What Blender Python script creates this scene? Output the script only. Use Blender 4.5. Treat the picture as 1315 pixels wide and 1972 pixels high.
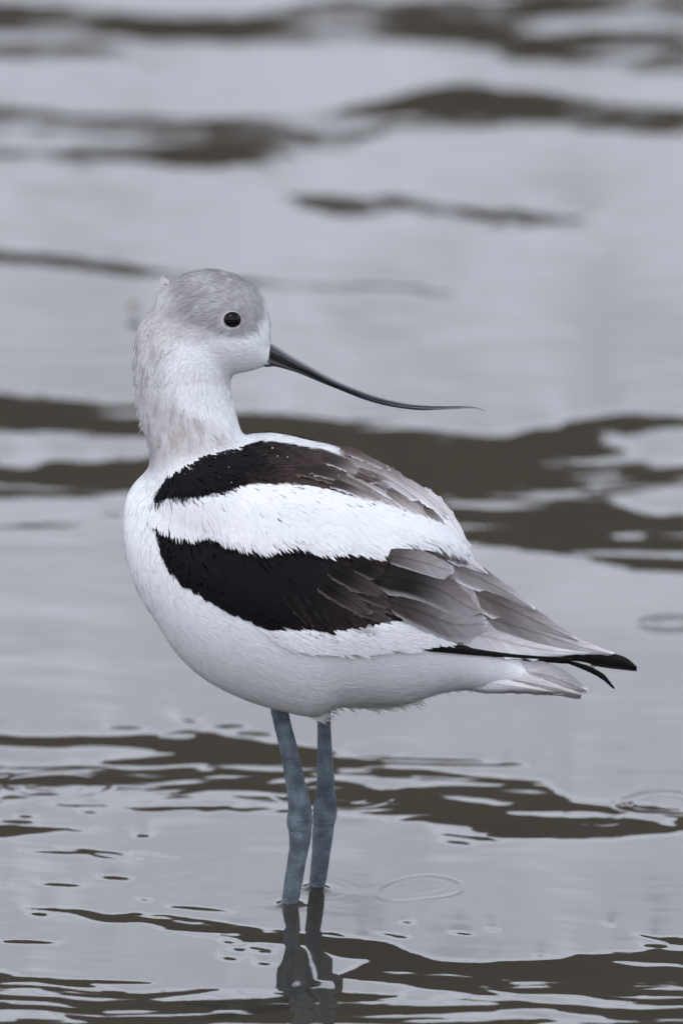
import bpy, math, random
import numpy as np
from mathutils import Vector, Matrix
from mathutils.bvhtree import BVHTree
random.seed(7); rng = np.random.default_rng(11)
for _o in list(bpy.data.objects): bpy.data.objects.remove(_o)
SC = bpy.context.scene; COL = SC.collection
R = math.radians

# ---------------------------------------------------------------- camera
S = 0.22e-3            # metres per photo pixel at the bird
D = 9.0                # distance camera - bird
PITCH = R(14.0)
PW, PH = 1315.0, 1972.0
FPX = D / S
WATER_PY = 1727.0
CAM = Vector((0, -D*math.cos(PITCH), D*math.cos(PITCH)*math.tan(PITCH+math.atan((WATER_PY-PH/2)*S/D))))
cam = bpy.data.cameras.new('camera'); camo = bpy.data.objects.new('camera', cam); COL.objects.link(camo)
camo.location = CAM; camo.rotation_euler = (math.pi/2-PITCH, 0, 0)
cam.sensor_fit = 'HORIZONTAL'; cam.sensor_width = 24.0; cam.lens = FPX*24.0/PW
cam.clip_start = 0.1; cam.clip_end = 2000
cam.dof.use_dof = True; cam.dof.focus_distance = D-0.035; cam.dof.aperture_fstop = (cam.lens/1000)/0.062
SC.camera = camo
SC.view_settings.exposure = 0.45
# ---------------------------------------------------------------- sky and light
SUN_EL, SUN_AZ = R(62), R(200)
w = bpy.data.worlds.new('World'); SC.world = w; w.use_nodes = True
nt = w.node_tree; bg = nt.nodes['Background']
sky = nt.nodes.new('ShaderNodeTexSky'); sky.sky_type = 'NISHITA'; sky.sun_disc = False
sky.sun_elevation = SUN_EL; sky.sun_rotation = SUN_AZ; sky.dust_density = 5; sky.air_density = 1.0; sky.ozone_density = 1.0
hs = nt.nodes.new('ShaderNodeHueSaturation'); hs.inputs['Saturation'].default_value = 0.15
mx = nt.nodes.new('ShaderNodeMix'); mx.data_type = 'RGBA'; mx.inputs[0].default_value = 0.75
# cloud cover in front of the blue: thinner and brighter low over the far shore
_tc = nt.nodes.new('ShaderNodeTexCoord'); _sx = nt.nodes.new('ShaderNodeSeparateXYZ'); _cr = nt.nodes.new('ShaderNodeValToRGB')
_no = nt.nodes.new('ShaderNodeTexNoise'); _no.inputs['Scale'].default_value = 3.5; _no.inputs['Detail'].default_value = 3
_ad = nt.nodes.new('ShaderNodeMath'); _ad.operation = 'MULTIPLY_ADD'; _ad.inputs[1].default_value = .35
nt.links.new(_tc.outputs['Generated'], _sx.inputs[0]); nt.links.new(_tc.outputs['Generated'], _no.inputs['Vector'])
nt.links.new(_no.outputs[0], _ad.inputs[0]); nt.links.new(_sx.outputs['Z'], _ad.inputs[2]); nt.links.new(_ad.outputs[0], _cr.inputs[0])
_cr.color_ramp.elements[0].position = .5; _cr.color_ramp.elements[0].color = (13.4, 14.4, 16.7, 1)
_cr.color_ramp.elements[1].position = .9; _cr.color_ramp.elements[1].color = (3.6, 3.9, 4.6, 1)
_mp = nt.nodes.new('ShaderNodeMapping'); _mp.inputs['Scale'].default_value = (5, 5, 26)
_n2 = nt.nodes.new('ShaderNodeTexNoise'); _n2.inputs['Scale'].default_value = 1.0; _n2.inputs['Detail'].default_value = 4
_mr = nt.nodes.new('ShaderNodeMapRange'); _mr.inputs[1].default_value = .32; _mr.inputs[2].default_value = .68; _mr.inputs[3].default_value = .72; _mr.inputs[4].default_value = 1.16
_vm = nt.nodes.new('ShaderNodeVectorMath'); _vm.operation = 'SCALE'
nt.links.new(_tc.outputs['Generated'], _mp.inputs[0]); nt.links.new(_mp.outputs[0], _n2.inputs['Vector']); nt.links.new(_n2.outputs[0], _mr.inputs[0])
nt.links.new(_cr.outputs[0], _vm.inputs[0]); nt.links.new(_mr.outputs[0], _vm.inputs['Scale'])
nt.links.new(_vm.outputs[0], mx.inputs[7])
nt.links.new(sky.outputs[0], hs.inputs['Color']); nt.links.new(hs.outputs[0], mx.inputs[6])
nt.links.new(mx.outputs[2], bg.inputs['Color']); bg.inputs['Strength'].default_value = 0.14
sl = bpy.data.lights.new('sun', 'SUN'); sl.energy = 0.5; sl.angle = R(25); sl.color = (1, .97, .93)
so = bpy.data.objects.new('sun', sl); COL.objects.link(so)
_sd = Vector((math.sin(SUN_AZ)*math.cos(SUN_EL), math.cos(SUN_AZ)*math.cos(SUN_EL), math.sin(SUN_EL)))
so.rotation_euler = _sd.to_track_quat('Z', 'Y').to_euler()
vs = SC.view_settings; vs.view_transform = 'Standard'; vs.look = 'None'; vs.gamma = 1
SC.cycles.use_denoising = True
SC.cycles.max_bounces = 8

# ---------------------------------------------------------------- pixel <-> world
cp, sp = math.cos(PITCH), math.sin(PITCH)
def P(px, py, y=0.0):
    u = (px-PW/2)/FPX; v = -(py-PH/2)/FPX
    d = Vector((u, cp + v*sp, -sp + v*cp))
    t = (y-CAM.y)/d.y
    return CAM + d*t
def Pa(px, py, y):
    px, py, y = np.broadcast_arrays(np.asarray(px, float), np.asarray(py, float), np.asarray(y, float))
    u = (px-PW/2)/FPX; v = -(py-PH/2)/FPX
    dy = cp+v*sp; dz = -sp+v*cp; t = (y-CAM.y)/dy
    return np.stack([u*t, y, CAM.z+dz*t], -1)
def proj(x, y, z):
    ry = y-CAM.y; rz = z-CAM.z
    dep = ry*cp - rz*sp; up = ry*sp + rz*cp
    return PW/2 + x/dep*FPX, PH/2 - up/dep*FPX

# ---------------------------------------------------------------- noise
def _hash(ix, iy, s):
    h = (ix*374761393 + iy*668265263 + s*2147483647) & 0xffffffff
    h = ((h ^ (h >> 13))*1274126177) & 0xffffffff
    return ((h ^ (h >> 16)) & 0xffff)/65535.0*2-1
def vnoise(x, y, s=0):
    x = np.asarray(x, float); y = np.asarray(y, float)
    ix = np.floor(x).astype(np.int64); iy = np.floor(y).astype(np.int64)
    fx = x-ix; fy = y-iy; fx = fx*fx*fx*(fx*(fx*6-15)+10); fy = fy*fy*fy*(fy*(fy*6-15)+10)
    a = _hash(ix, iy, s); b = _hash(ix+1, iy, s); c = _hash(ix, iy+1, s); d = _hash(ix+1, iy+1, s)
    return (a*(1-fx)+b*fx)*(1-fy)+(c*(1-fx)+d*fx)*fy
def fbm(x, y, s=0, o=3):
    r = 0; a = 1; t = 0
    for k in range(o):
        r = r+a*vnoise(x*2**k+17.3*k, y*2**k+5.1*k, s+k); t += a; a *= .55
    return r/t
def sstep(a, b, x):
    t = np.clip((x-a)/(b-a), 0, 1); return t*t*(3-2*t)

# ---------------------------------------------------------------- object helpers
def tag(o, **k):
    for a, b in k.items(): o[a] = b
def mesh_obj(name, V, F, mat, parent=None, cols=None, uvs=None, smooth=True, normals=None):
    me = bpy.data.meshes.new(name)
    V = np.asarray(V, dtype=np.float32)
    if isinstance(F, np.ndarray):
        me.vertices.add(len(V)); me.vertices.foreach_set('co', V.ravel())
        n = F.shape[1]
        me.loops.add(F.size); me.polygons.add(len(F))
        me.polygons.foreach_set('loop_start', np.arange(0, F.size, n, dtype=np.int32))
        me.polygons.foreach_set('loop_total', np.full(len(F), n, dtype=np.int32))
        me.loops.foreach_set('vertex_index', F.ravel().astype(np.int32))
        me.update(calc_edges=True)
    else:
        me.from_pydata(V.tolist(), [], F)
    if smooth: me.polygons.foreach_set('use_smooth', [True]*len(me.polygons))
    if cols is not None:
        at = me.color_attributes.new('Col', 'FLOAT_COLOR', 'POINT')
        c4 = np.ones((len(V), 4), np.float32); c4[:, :3] = cols
        at.data.foreach_set('color', c4.ravel())
    if uvs is not None:
        uv = me.uv_layers.new(name='UVMap')
        li = np.empty(len(me.loops), np.int32); me.loops.foreach_get('vertex_index', li)
        uv.data.foreach_set('uv', np.asarray(uvs, np.float32)[li].ravel())
    if normals is not None:
        me.normals_split_custom_set_from_vertices([tuple(n) for n in normals])
    me.materials.append(mat)
    o = bpy.data.objects.new(name, me); COL.objects.link(o)
    if parent: o.parent = parent
    return o
def new_mat(name):
    m = bpy.data.materials.new(name); m.use_nodes = True
    return m, m.node_tree, m.node_tree.nodes['Principled BSDF']
def node(t, ty, **k):
    n = t.nodes.new(ty)
    for a, b in k.items(): setattr(n, a, b)
    return n
def smp(poly, n):
    """resample a polyline to n points by a smooth (Catmull-Rom) curve over its length"""
    p = np.array(poly, float)
    d = np.r_[0, np.cumsum(np.hypot(*(p[1:, :2]-p[:-1, :2]).T))]
    q = np.vstack([2*p[0]-p[1], p, 2*p[-1]-p[-2]])
    out = []
    for s in np.linspace(0, d[-1], n):
        i = min(max(np.searchsorted(d, s)-1, 0), len(p)-2)
        t = (s-d[i])/(d[i+1]-d[i]+1e-12)
        a, b, c, e = q[i], q[i+1], q[i+2], q[i+3]
        out.append(.5*((2*b)+(-a+c)*t+(2*a-5*b+4*c-e)*t*t+(-a+3*b-3*c+e)*t**3))
    return np.array(out)

# ================================================================ SETTING
# ---- far wooded shore (only its reflection reaches the picture)
def build_hill():
    n = 260; V = []; F = []
    for i in range(n):
        a = -R(80)+R(160)*i/(n-1)
        e = R(11.0)+R(.22)*float(fbm(a*9, 3.3, 5, 3))
        rows = [(62, -0.3), (63.5, 1.2), (66, 66*math.tan(e)*.55), (70, 70*math.tan(e)*.92), (74, 74*math.tan(e)), (90, 14), (130, 6), (200, -1)]
        for j, (r, z) in enumerate(rows):
            z2 = z+(.35*float(vnoise(a*60, j*3.1, 8)) if 1 < j < 5 else 0)
            V.append((r*math.sin(a), r*math.cos(a), z2))
    m = 8
    for i in range(n-1):
        for j in range(m-1): F.append((i*m+j, i*m+m+j, i*m+m+j+1, i*m+j+1))
    M, t, b = new_mat('hill_wood'); b.inputs['Roughness'].default_value = 1; b.inputs['Specular IOR Level'].default_value = 0
    no = node(t, 'ShaderNodeTexNoise'); no.inputs['Scale'].default_value = .8; no.inputs['Detail'].default_value = 6
    cr = node(t, 'ShaderNodeValToRGB'); cr.color_ramp.elements[0].color = (.022, .019, .014, 1); cr.color_ramp.elements[1].color = (.052, .047, .037, 1)
    tc = node(t, 'ShaderNodeTexCoord'); t.links.new(tc.outputs['Object'], no.inputs['Vector'])
    t.links.new(no.outputs[0], cr.inputs[0]); t.links.new(cr.outputs[0], b.inputs['Base Color'])
    o = mesh_obj('hill', V, F, M); tag(o, kind='structure')
build_hill()
def build_light_blocker():  # unseen dark bank added behind the camera to cut light on the lower flank
    n = 120; V = []; F = []
    for i in range(n):
        a = R(92)+R(176)*i/(n-1); edge = math.sin(math.pi*i/(n-1))**.35
        for j, (r, z) in enumerate([(15, -.3), (17, .8), (21, 2.2), (25, 3.6), (30, 4.8), (38, 5.5), (60, 5), (110, -1)]):
            r2 = r*(1.0+(1-edge)*1.6); V.append((r2*math.sin(a), r2*math.cos(a), z+(.9*float(fbm(a*11, j*1.7, 4, 3)) if j > 1 else 0)))
    m = 8
    for i in range(n-1):
        for j in range(m-1): F.append((i*m+j, i*m+m+j, i*m+m+j+1, i*m+j+1))
    o = mesh_obj('hill', V, F, bpy.data.materials['hill_wood']); tag(o, kind='structure')
build_light_blocker()

# ---- mud bed
M, t, b = new_mat('mud'); b.inputs['Base Color'].default_value = (.118, .110, .096, 1); b.inputs['Roughness'].default_value = .9
g = []; n = 40
for i in range(n):
    for j in range(n):
        x = (i/(n-1)*2-1); y = (j/(n-1)*2-1)
        g.append((math.copysign(abs(x)**2.5, x)*220, math.copysign(abs(y)**2.5, y)*220, -.046+.002*random.uniform(-1, 1)*(1 if abs(x)+abs(y) > .1 else 0)))
o = mesh_obj('mud_bed', g, [(i*n+j, i*n+n+j, i*n+n+j+1, i*n+j+1) for i in range(n-1) for j in range(n-1)], M); tag(o, kind='structure')

# ---- water: a real relief, its shapes traced in metres on the surface
def spans(*rows): return np.array(rows, float)
# each band: rows (px, upper py, lower py), softness, strength
BANDS = [
 (spans((-300,5,60),(0,8,58),(150,22,60),(300,40,66),(450,46,74),(560,18,72),(700,4,74),(850,6,76),(950,-5,66),(1040,-10,30),(1315,-12,22),(1600,-12,20)), 16, 1),
 (spans((-300,84,110),(0,84,108),(150,78,108),(280,90,108),(330,98,100)), 14, .7),
 (spans((900,72,80),(950,62,98),(1050,72,112),(1200,70,126),(1315,62,132),(1600,60,130)), 18, .8),
 (spans((-300,216,238),(0,216,238),(100,222,246),(200,230,256),(300,234,264),(400,236,268),(470,236,306),(560,234,300),(640,228,284),(700,206,262),(750,200,244),(800,178,238),(900,168,234),(1000,176,232),(1100,192,236),(1200,208,244),(1315,214,250),(1600,216,250)), 12, 1),
 (spans((-300,282,292),(0,282,292),(150,282,300),(300,286,306),(400,280,310),(480,270,306)), 12, .9),
 (spans((590,388,392),(640,384,406),(720,386,410),(760,382,398),(850,390,412),(950,398,422),(1050,410,426),(1130,423,427)), 9, .95),
 (spans((-300,484,502),(0,484,500),(60,492,508),(200,506,524),(260,514,536),(340,524,546),(500,538,556),(600,544,560),(700,545,558),(860,555,562)), 9, 1),
 (spans((60,395,402),(200,428,436),(290,446,452)), 10, .35),
 (spans((1080,474,480),(1200,484,494),(1315,496,506),(1600,500,510)), 10, .35),
 (spans((-300,762,832),(0,764,832),(100,768,836),(260,776,846),(360,780,846)), 12, 1),
 (spans((-300,896,960),(0,896,956),(40,906,956),(80,892,958),(120,886,956),(180,892,958),(210,882,958),(300,880,960)), 12, 1),
 (spans((-300,960,1000),(0,958,985),(300,960,1000)), 14, .45),
 (spans((-300,1000,1022),(0,1002,1022),(60,1000,1024),(110,1004,1014),(150,1000,1012),(240,985,990)), 8, .8),
 (spans((400,786,850),(560,795,850),(700,805,940),(830,820,960),(900,834,960),(960,838,960),(1000,824,960),(1060,820,950),(1110,800,946),(1200,798,940),(1315,808,940),(1700,806,940)), 12, 1),
 (spans((600,930,1046),(900,940,1052),(960,958,1062),(1060,960,1076),(1110,950,1082),(1180,940,1092),(1315,940,1106),(1700,940,1110)), 10, 1),
 (spans((-300,1412,1438),(0,1412,1438),(200,1416,1440),(300,1414,1446),(370,1408,1460),(450,1422,1500),(520,1434,1530),(640,1450,1568),(700,1464,1574),(760,1474,1582),(860,1486,1592),(960,1496,1612),(1060,1512,1612),(1100,1546,1611),(1200,1552,1612),(1315,1566,1602),(1600,1580,1600)), 9, 1),
 (spans((-300,1468,1530),(0,1468,1532),(100,1472,1534),(200,1470,1530),(300,1450,1540),(420,1450,1536),(520,1480,1568),(640,1500,1568)), 12, .62),
 (spans((-100,1540,1550),(0,1538,1550),(60,1534,1544),(130,1530,1532)), 5, .9),
 (spans((110,1553,1555),(250,1556,1560),(420,1558,1566),(560,1558,1568),(640,1560,1566)), 4, .9),
 (spans((-100,1590,1616),(0,1592,1616),(60,1594,1608),(110,1595,1601),(160,1601,1602)), 5, .9),
 (spans((46,1637,1638),(100,1638,1643),(160,1640,1650),(200,1650,1658),(262,1661,1663)), 4, .9),
 (spans((120,1632,1634),(180,1638,1645),(230,1645,1653),(270,1652,1654)), 4, .9),
 (spans((255,1640,1641),(300,1642,1646),(342,1650,1652)), 3, .8),
 (spans((60,1752,1754),(130,1752,1758),(180,1758,1772),(260,1768,1780),(330,1776,1794),(400,1780,1800),(530,1796,1820),(600,1800,1826),(700,1808,1850),(760,1822,1870),(830,1846,1878),(900,1858,1872),(1000,1856,1870)), 5, 1),
 (spans((285,1764,1768),(340,1765,1776),(400,1768,1778),(470,1784,1790),(560,1790,1796),(650,1797,1806),(700,1812,1816)), 4, .9),
 (spans((300,1790,1792),(350,1796,1801),(420,1806,1808)), 3, .9),
 (spans((-300,1868,2000),(0,1870,2000),(60,1882,2000),(150,1890,2000),(260,1910,2000),(340,1910,2000),(430,1914,2010),(520,1906,2010),(600,1902,2010),(640,1884,2010),(700,1850,2010),(760,1850,2010),(800,1852,2010),(860,1862,2010),(900,1856,2010),(960,1853,2010),(1050,1850,2010),(1120,1843,2010),(1200,1838,2010),(1315,1832,2010),(1700,1830,2010)), 6, 1),
 (spans((1230,1799,1801),(1270,1802,1812),(1315,1806,1822),(1500,1806,1824)), 4, .9),
]
HOLES = [   # lighter windows inside the bands
 (spans((1170,832,850),(1230,834,884),(1315,826,890),(1700,826,890)), 12, 1.0),
 (spans((1190,952,970),(1240,946,986),(1315,944,992),(1700,944,990)), 12, 1.0),
 (spans((860,962,970),(900,968,984),(1000,966,978),(1110,968,976)), 8, .75),
 (spans((640,962,985),(860,962,985)), 12, .6),
 (spans((1178,1032,1040),(1210,1028,1044),(1240,1032,1040)), 6, .8),
 (spans((880,1030,1040),(960,1030,1044),(1060,1040,1048)), 8, .45),
 (spans((1110,1068,1072),(1200,1062,1072),(1315,1066,1078),(1600,1068,1078)), 6, .7),
 (spans((640,1500,1508),(740,1498,1520),(800,1504,1516),(870,1508,1512)), 5, .95),
 (spans((860,1536,1540),(940,1538,1546),(980,1546,1550)), 3, .9),
 (spans((980,1562,1566),(1060,1562,1572),(1150,1566,1574),(1300,1576,1590)), 4, .95),
 (spans((300,1416,1422),(340,1412,1424),(376,1414,1420)), 4, .9),
 (spans((500,1505,1508),(580,1498,1508),(650,1500,1510)), 4, .9),
 (spans((400,1524,1530),(460,1524,1533),(520,1526,1532)), 4, .9),
 (spans((340,1896,1898),(620,1892,1906),(660,1890,1915),(800,1898,1926),(850,1912,1924),(900,1920,1924)), 5, 1.0),
 (spans((930,1904,1908),(1020,1920,1932),(1140,1926,1942),(1300,1938,1946),(1400,1940,1946)), 5, .9),
 (spans((730,1870,1874),(780,1872,1884),(860,1878,1888),(1000,1886,1896),(1100,1890,1894)), 4, .55),
 (spans((1180,1858,1860),(1250,1858,1864),(1400,1866,1870)), 3, .9),
 (spans((-300,1945,1968),(0,1948,1968),(90,1954,1966),(120,1960,1962)), 5, .95),
 (spans((975,1952,1956),(1040,1948,1960),(1100,1954,1966),(1180,1966,1968)), 4, .9),
 (spans((320,1918,1930),(340,1916,1940),(420,1920,1936)), 6, .5),
 (spans((560,905,1050),(800,918,1050),(960,922,1052),(1110,924,1050),(1315,930,1060),(1700,930,1060)), 14, .22),
 (spans((-300,925,965),(0,925,962),(300,925,965)), 10, .36),
 (spans((-300,795,800),(0,793,800),(300,795,800)), 6, .3),
 (spans((970,1490,1492),(1010,1512,1514)), 3, .0),
]
STROKES = [(190,1690,252,1694),(75,1704,158,1708),(0,1705,15,1706),(0,1814,113,1819),(320,1747,456,1758),(246,1762,276,1763),(264,1734,292,1735),
 (58,1762,96,1764),(425,1815,462,1819),(440,1829,478,1831),(424,1846,462,1850),(490,1857,528,1859),(482,1826,530,1832),(490,1834,530,1836),
 (260,1560,330,1562),(150,1563,190,1566),(720,1797,790,1808),(866,1796,914,1802),(938,1791,964,1794),(772,1776,800,1781),(1028,1842,1052,1843),
 (846,1608,968,1621),(856,1622,914,1628),(930,1610,1050,1614),(1170,1784,1182,1785),(345,1388,382,1390),(400,1401,480,1399),(205,1402,285,1403),(450,1413,530,1416),
 (0,1582,72,1586),(30,1573,68,1575),(260,1611,290,1612),(640,1458,940,1467),(700,1470,1010,1478),(640,1468,760,1476),(960,1472,1020,1477),(250,1558,300,1559),
 (1235,1822,1290,1825),(1240,1832,1300,1834),(300,1895,0,1890),(355,1908,430,1908)]
def band_val(b, px, py):
    sp_, soft, st = b
    up = np.interp(px, sp_[:, 0], sp_[:, 1]); lo = np.interp(px, sp_[:, 0], sp_[:, 2])
    d = np.minimum(py-up, lo-py)
    ex = np.minimum(px-sp_[0, 0], sp_[-1, 0]-px)
    d = np.minimum(d, ex*.3)+9*sstep(700, 250, py)
    return np.clip(d/soft, -1, 1)*1.0, st
def dark_field(px, py, wob):
    g = np.full(px.shape, -1.0); py2 = py+wob; ym = py2.mean()
    for b in BANDS:
        if py2.max() < b[0][:, 1].min()-40 or py2.min() > b[0][:, 2].max()+40: continue
        v, st = band_val(b, px, py2)
        g = np.maximum(g, -1+(v+1)*st)
    for b in HOLES:
        if py2.max() < b[0][:, 1].min()-40 or py2.min() > b[0][:, 2].max()+40: continue
        v, st = band_val(b, px, py2)
        g = np.where(v > -1, np.minimum(g, 1-(v+1)*st), g)
    for (x0, y0, x1, y1) in STROKES:
        if x1 < x0: x0, y0, x1, y1 = x1, y1, x0, y0
        if py.max() < min(y0, y1)-20 or py.min() > max(y0, y1)+20: continue
        tt = np.clip((px-x0)/(x1-x0), 0, 1); yc = y0+(y1-y0)*tt
        h = 3.6*np.sqrt(np.clip(1-(2*(px-x0)/(x1-x0)-1)**2, 0, 1))
        v = np.where(h > 0, 1.0*(h-np.abs(py-yc))/3.2, -1)
        g = np.maximum(g, np.clip(v, -1, .8))
    return g
E_SH = 11.0
def build_water():
    def axis(a, b, step, far, grow):
        v = list(np.arange(a, b+step/2, step)); s = step
        lo = []; x = a
        while x > -far[0]: s = min(s*grow, 12); x -= s; lo.append(x)
        s = step; hi = []; x = b
        while x < far[1]: s = min(s*grow, 12); x += s; hi.append(x)
        return np.array(lo[::-1]+v+hi)
    xs = axis(-.165, .165, .00085, (150, 150), 1.06)
    ys = axis(-.24, 2.1, .0016, (40, 64), 1.05)
    X, Y = np.meshgrid(xs, ys)
    dy = np.gradient(ys)[:, None]
    inner = (sstep(2.9, 2.1, Y)*sstep(-.6, -.3, Y))
    H = np.zeros_like(X)
    DROP = [(808,1714,84,.00010),(1275,1532,95,.0002),(1292,1205,62,.00045),(735,1428,75,.00006),(110,1510,110,.00009),(640,1530,120,.00005),(1140,1568,60,.00010)]
    th = np.degrees(np.arctan2(CAM.z, np.hypot(X, Y-CAM.y)))
    THR = np.clip((th-E_SH-.15*np.clip(Y, -2, 3))/2, .35, 6)
    inner = sstep(2.9, 2.1, Y)*sstep(-.6, -.3, Y)
    WOB = 7*fbm(X*38, Y*20, 3, 3)+3.0*fbm(X*120, Y*60, 9, 2)
    RIP = fbm(X*24, Y*120, 21, 4); RIP2 = fbm(X*13, Y*36, 31, 2); BRK = fbm(X*13, Y*24, 77, 3); FINE = fbm(X*40, Y*210, 83, 3); FM = .3+.7*sstep(-.25, .45, fbm(X*7, Y*9, 85, 2)); CALM = .28*fbm(X*9, Y*14, 41, 2)+.42*fbm(X*12, Y*60, 43, 3)*sstep(-.4, .5, fbm(X*5, Y*3, 47, 2))+.22*fbm(X*30, Y*150, 49, 2)*sstep(.1, .7, fbm(X*6, Y*5, 48, 2))
    FADE = sstep(40, 4, np.abs(Y))*sstep(60, 3, np.abs(X))
    jc = np.searchsorted(ys, 0.0); ic = np.searchsorted(xs, -.014); off0 = 0.0
    for it in range(3):
        h = np.full(len(xs), off0)
        for j in range(len(ys)):
            px, py = proj(xs, ys[j], h); pxc = np.clip(px, -290, 1590)
            g = dark_field(pxc, py, WOB[j])
            g = g*inner[j]+(-1)*(1-inner[j])
            g = np.where(g > -.95, np.clip(np.minimum(g, 1-.2*sstep(1150, 950, py)-.42*sstep(800, 600, py))+(.12+.62*sstep(1300, 900, py))*BRK[j]-.04, -1, 1), g)
            amp = .42+.4*sstep(700, 200, py)+1.7*sstep(1860, 1930, py)+.95*sstep(1400, 1450, py)*sstep(1600, 1560, py)
            amp = np.where(g > -.8, amp, amp*.25)
            back = np.degrees(np.arctan(np.clip((h-off0)/.45, -.02, .022)))
            wt = np.clip(1+g, 0, 1)
            sd = np.where(g > 0, THR[j]*(1+(.6+.5*sstep(.2, 1, ys[j]))*g), back*(1-wt)+THR[j]*wt)
            sd = sd+THR[j]*(.9*amp*RIP[j]+.45*amp*RIP2[j]+CALM[j])
            for _ in range(2 if ys[j] < .25 else 5): h = np.r_[h[0], .25*h[:-2]+.5*h[1:-1]+.25*h[2:], h[-1]]
            H[j] = h
            sd = sd+THR[j]*FINE[j]*FM[j]*np.where(g > -.97, 2.3*np.maximum(sstep(1260, 1000, py), .26), 1.9*np.maximum(sstep(1260, 1000, py), .24))*inner[j]
            if j+1 < len(ys):
                dyj = ys[j+1]-ys[j]
                h = h-np.tan(np.radians(sd))*FADE[j]*dyj if dyj < .03 else h*.7+off0*.3
        off0 -= H[jc, ic]
    print('height range', H.min(), H.max(), H[jc, ic])
    for _ in range(2): H[:, 1:-1] = .25*H[:, :-2]+.5*H[:, 1:-1]+.25*H[:, 2:]
    for (cx, cy, r, a) in DROP:
        c = P(cx, cy, 0)
        # centre on the water plane
        u = (cx-PW/2)/FPX; v = -(cy-PH/2)/FPX; dz = -sp+v*cp; tt = -CAM.z/dz
        wx, wy = u*tt, CAM.y+(cp+v*sp)*tt
        rr = np.hypot(X-wx, Y-wy); r0 = r*S
        for k_, am in ((0, 1), (1, .55)):
            q = rr-r0*(1-.38*k_)
            H = H + a*am*np.cos(q/.0011)*np.exp(-(q/.0016)**2)
    for (lx, ly) in ((558, 1743), (609, 1712)):
        v = -(ly-PH/2)/FPX; u = (lx-PW/2)/FPX; dz = -sp+v*cp; tt = -CAM.z/dz
        rr = np.hypot(X-u*tt, Y-CAM.y-(cp+v*sp)*tt)
        H = H + .0012*np.exp(-np.clip(rr-.0036, 0, 1)/.0014)+.00005*np.cos((rr-.004)/.0009)*np.exp(-np.clip(rr-.004, 0, 1)/.008)
    V = np.stack([X, Y, H], -1).reshape(-1, 3)
    ny, nx = X.shape; idx = np.arange(ny*nx).reshape(ny, nx)
    F = np.stack([idx[:-1, :-1], idx[:-1, 1:], idx[1:, 1:], idx[1:, :-1]], -1).reshape(-1, 4)
    M, t, b = new_mat('murky_water')
    out = t.nodes['Material Output']; t.nodes.remove(b)
    fr = node(t, 'ShaderNodeFresnel'); fr.inputs['IOR'].default_value = 1.333
    gl = node(t, 'ShaderNodeBsdfGlossy'); gl.inputs['Roughness'].default_value = .02
    di = node(t, 'ShaderNodeBsdfDiffuse'); di.inputs['Color'].default_value = (.092, .086, .076, 1)
    tr = node(t, 'ShaderNodeBsdfTransparent'); tr.inputs['Color'].default_value = (.80, .72, .60, 1)
    m1 = node(t, 'ShaderNodeMixShader'); m1.inputs[0].default_value = .28
    m2 = node(t, 'ShaderNodeMixShader')
    no = node(t, 'ShaderNodeTexNoise'); no.inputs['Scale'].default_value = 900; no.inputs['Detail'].default_value = 2
    tc = node(t, 'ShaderNodeTexCoord'); mp = node(t, 'ShaderNodeMapping'); mp.inputs['Scale'].default_value = (.35, 1, 1)
    bu = node(t, 'ShaderNodeBump'); bu.inputs['Strength'].default_value = .03; bu.inputs['Distance'].default_value = .0002
    t.links.new(tc.outputs['Object'], mp.inputs[0]); t.links.new(mp.outputs[0], no.inputs['Vector']); t.links.new(no.outputs[0], bu.inputs['Height'])
    t.links.new(bu.outputs[0], gl.inputs['Normal'])
    t.links.new(tr.outputs[0], m1.inputs[1]); t.links.new(di.outputs[0], m1.inputs[2])
    t.links.new(fr.outputs[0], m2.inputs[0]); t.links.new(m1.outputs[0], m2.inputs[1]); t.links.new(gl.outputs[0], m2.inputs[2])
    t.links.new(m2.outputs[0], out.inputs[0])
    o = mesh_obj('water', V, F, M); tag(o, kind='structure')
build_water()

# ================================================================ BIRD
root = bpy.data.objects.new('wading_bird', None); COL.objects.link(root); root.empty_display_size = .05
tag(root, label='black and white wading bird with grey cap and thin upcurved bill, standing in water', category='bird')

def plum_mat(name, bump=.12, rough=.75, lo_=.91, hi_=1.05):
    M, t, b = new_mat(name)
    at = node(t, 'ShaderNodeAttribute', attribute_name='Col')
    b.inputs['Roughness'].default_value = rough; b.inputs['Specular IOR Level'].default_value = .10
    uv = node(t, 'ShaderNodeUVMap'); mp = node(t, 'ShaderNodeMapping')
    mp.inputs['Scale'].default_value = (.9, 6.5, 1); mp.inputs['Rotation'].default_value = (0, 0, 0)
    no = node(t, 'ShaderNodeTexNoise'); no.inputs['Scale'].default_value = 1.0; no.inputs['Detail'].default_value = 3
    t.links.new(uv.outputs[0], mp.inputs[0]); t.links.new(mp.outputs[0], no.inputs['Vector'])
    mr = node(t, 'ShaderNodeMapRange'); mr.inputs[1].default_value = .3; mr.inputs[2].default_value = .7
    mr.inputs[3].default_value = lo_; mr.inputs[4].default_value = hi_
    t.links.new(no.outputs[0], mr.inputs[0])
    mu = node(t, 'ShaderNodeVectorMath', operation='SCALE')
    t.links.new(at.outputs['Color'], mu.inputs[0]); t.links.new(mr.outputs[0], mu.inputs['Scale'])
    t.links.new(mu.outputs[0], b.inputs['Base Color'])
    bu = node(t, 'ShaderNodeBump'); bu.inputs['Strength'].default_value = bump; bu.inputs['Distance'].default_value = .0004
    t.links.new(no.outputs[0], bu.inputs['Height']); t.links.new(bu.outputs[0], b.inputs['Normal'])
    return M
MPL = plum_mat('plumage'); MFE = plum_mat('flight_feather', .25, .7, .82, 1.12)
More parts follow.
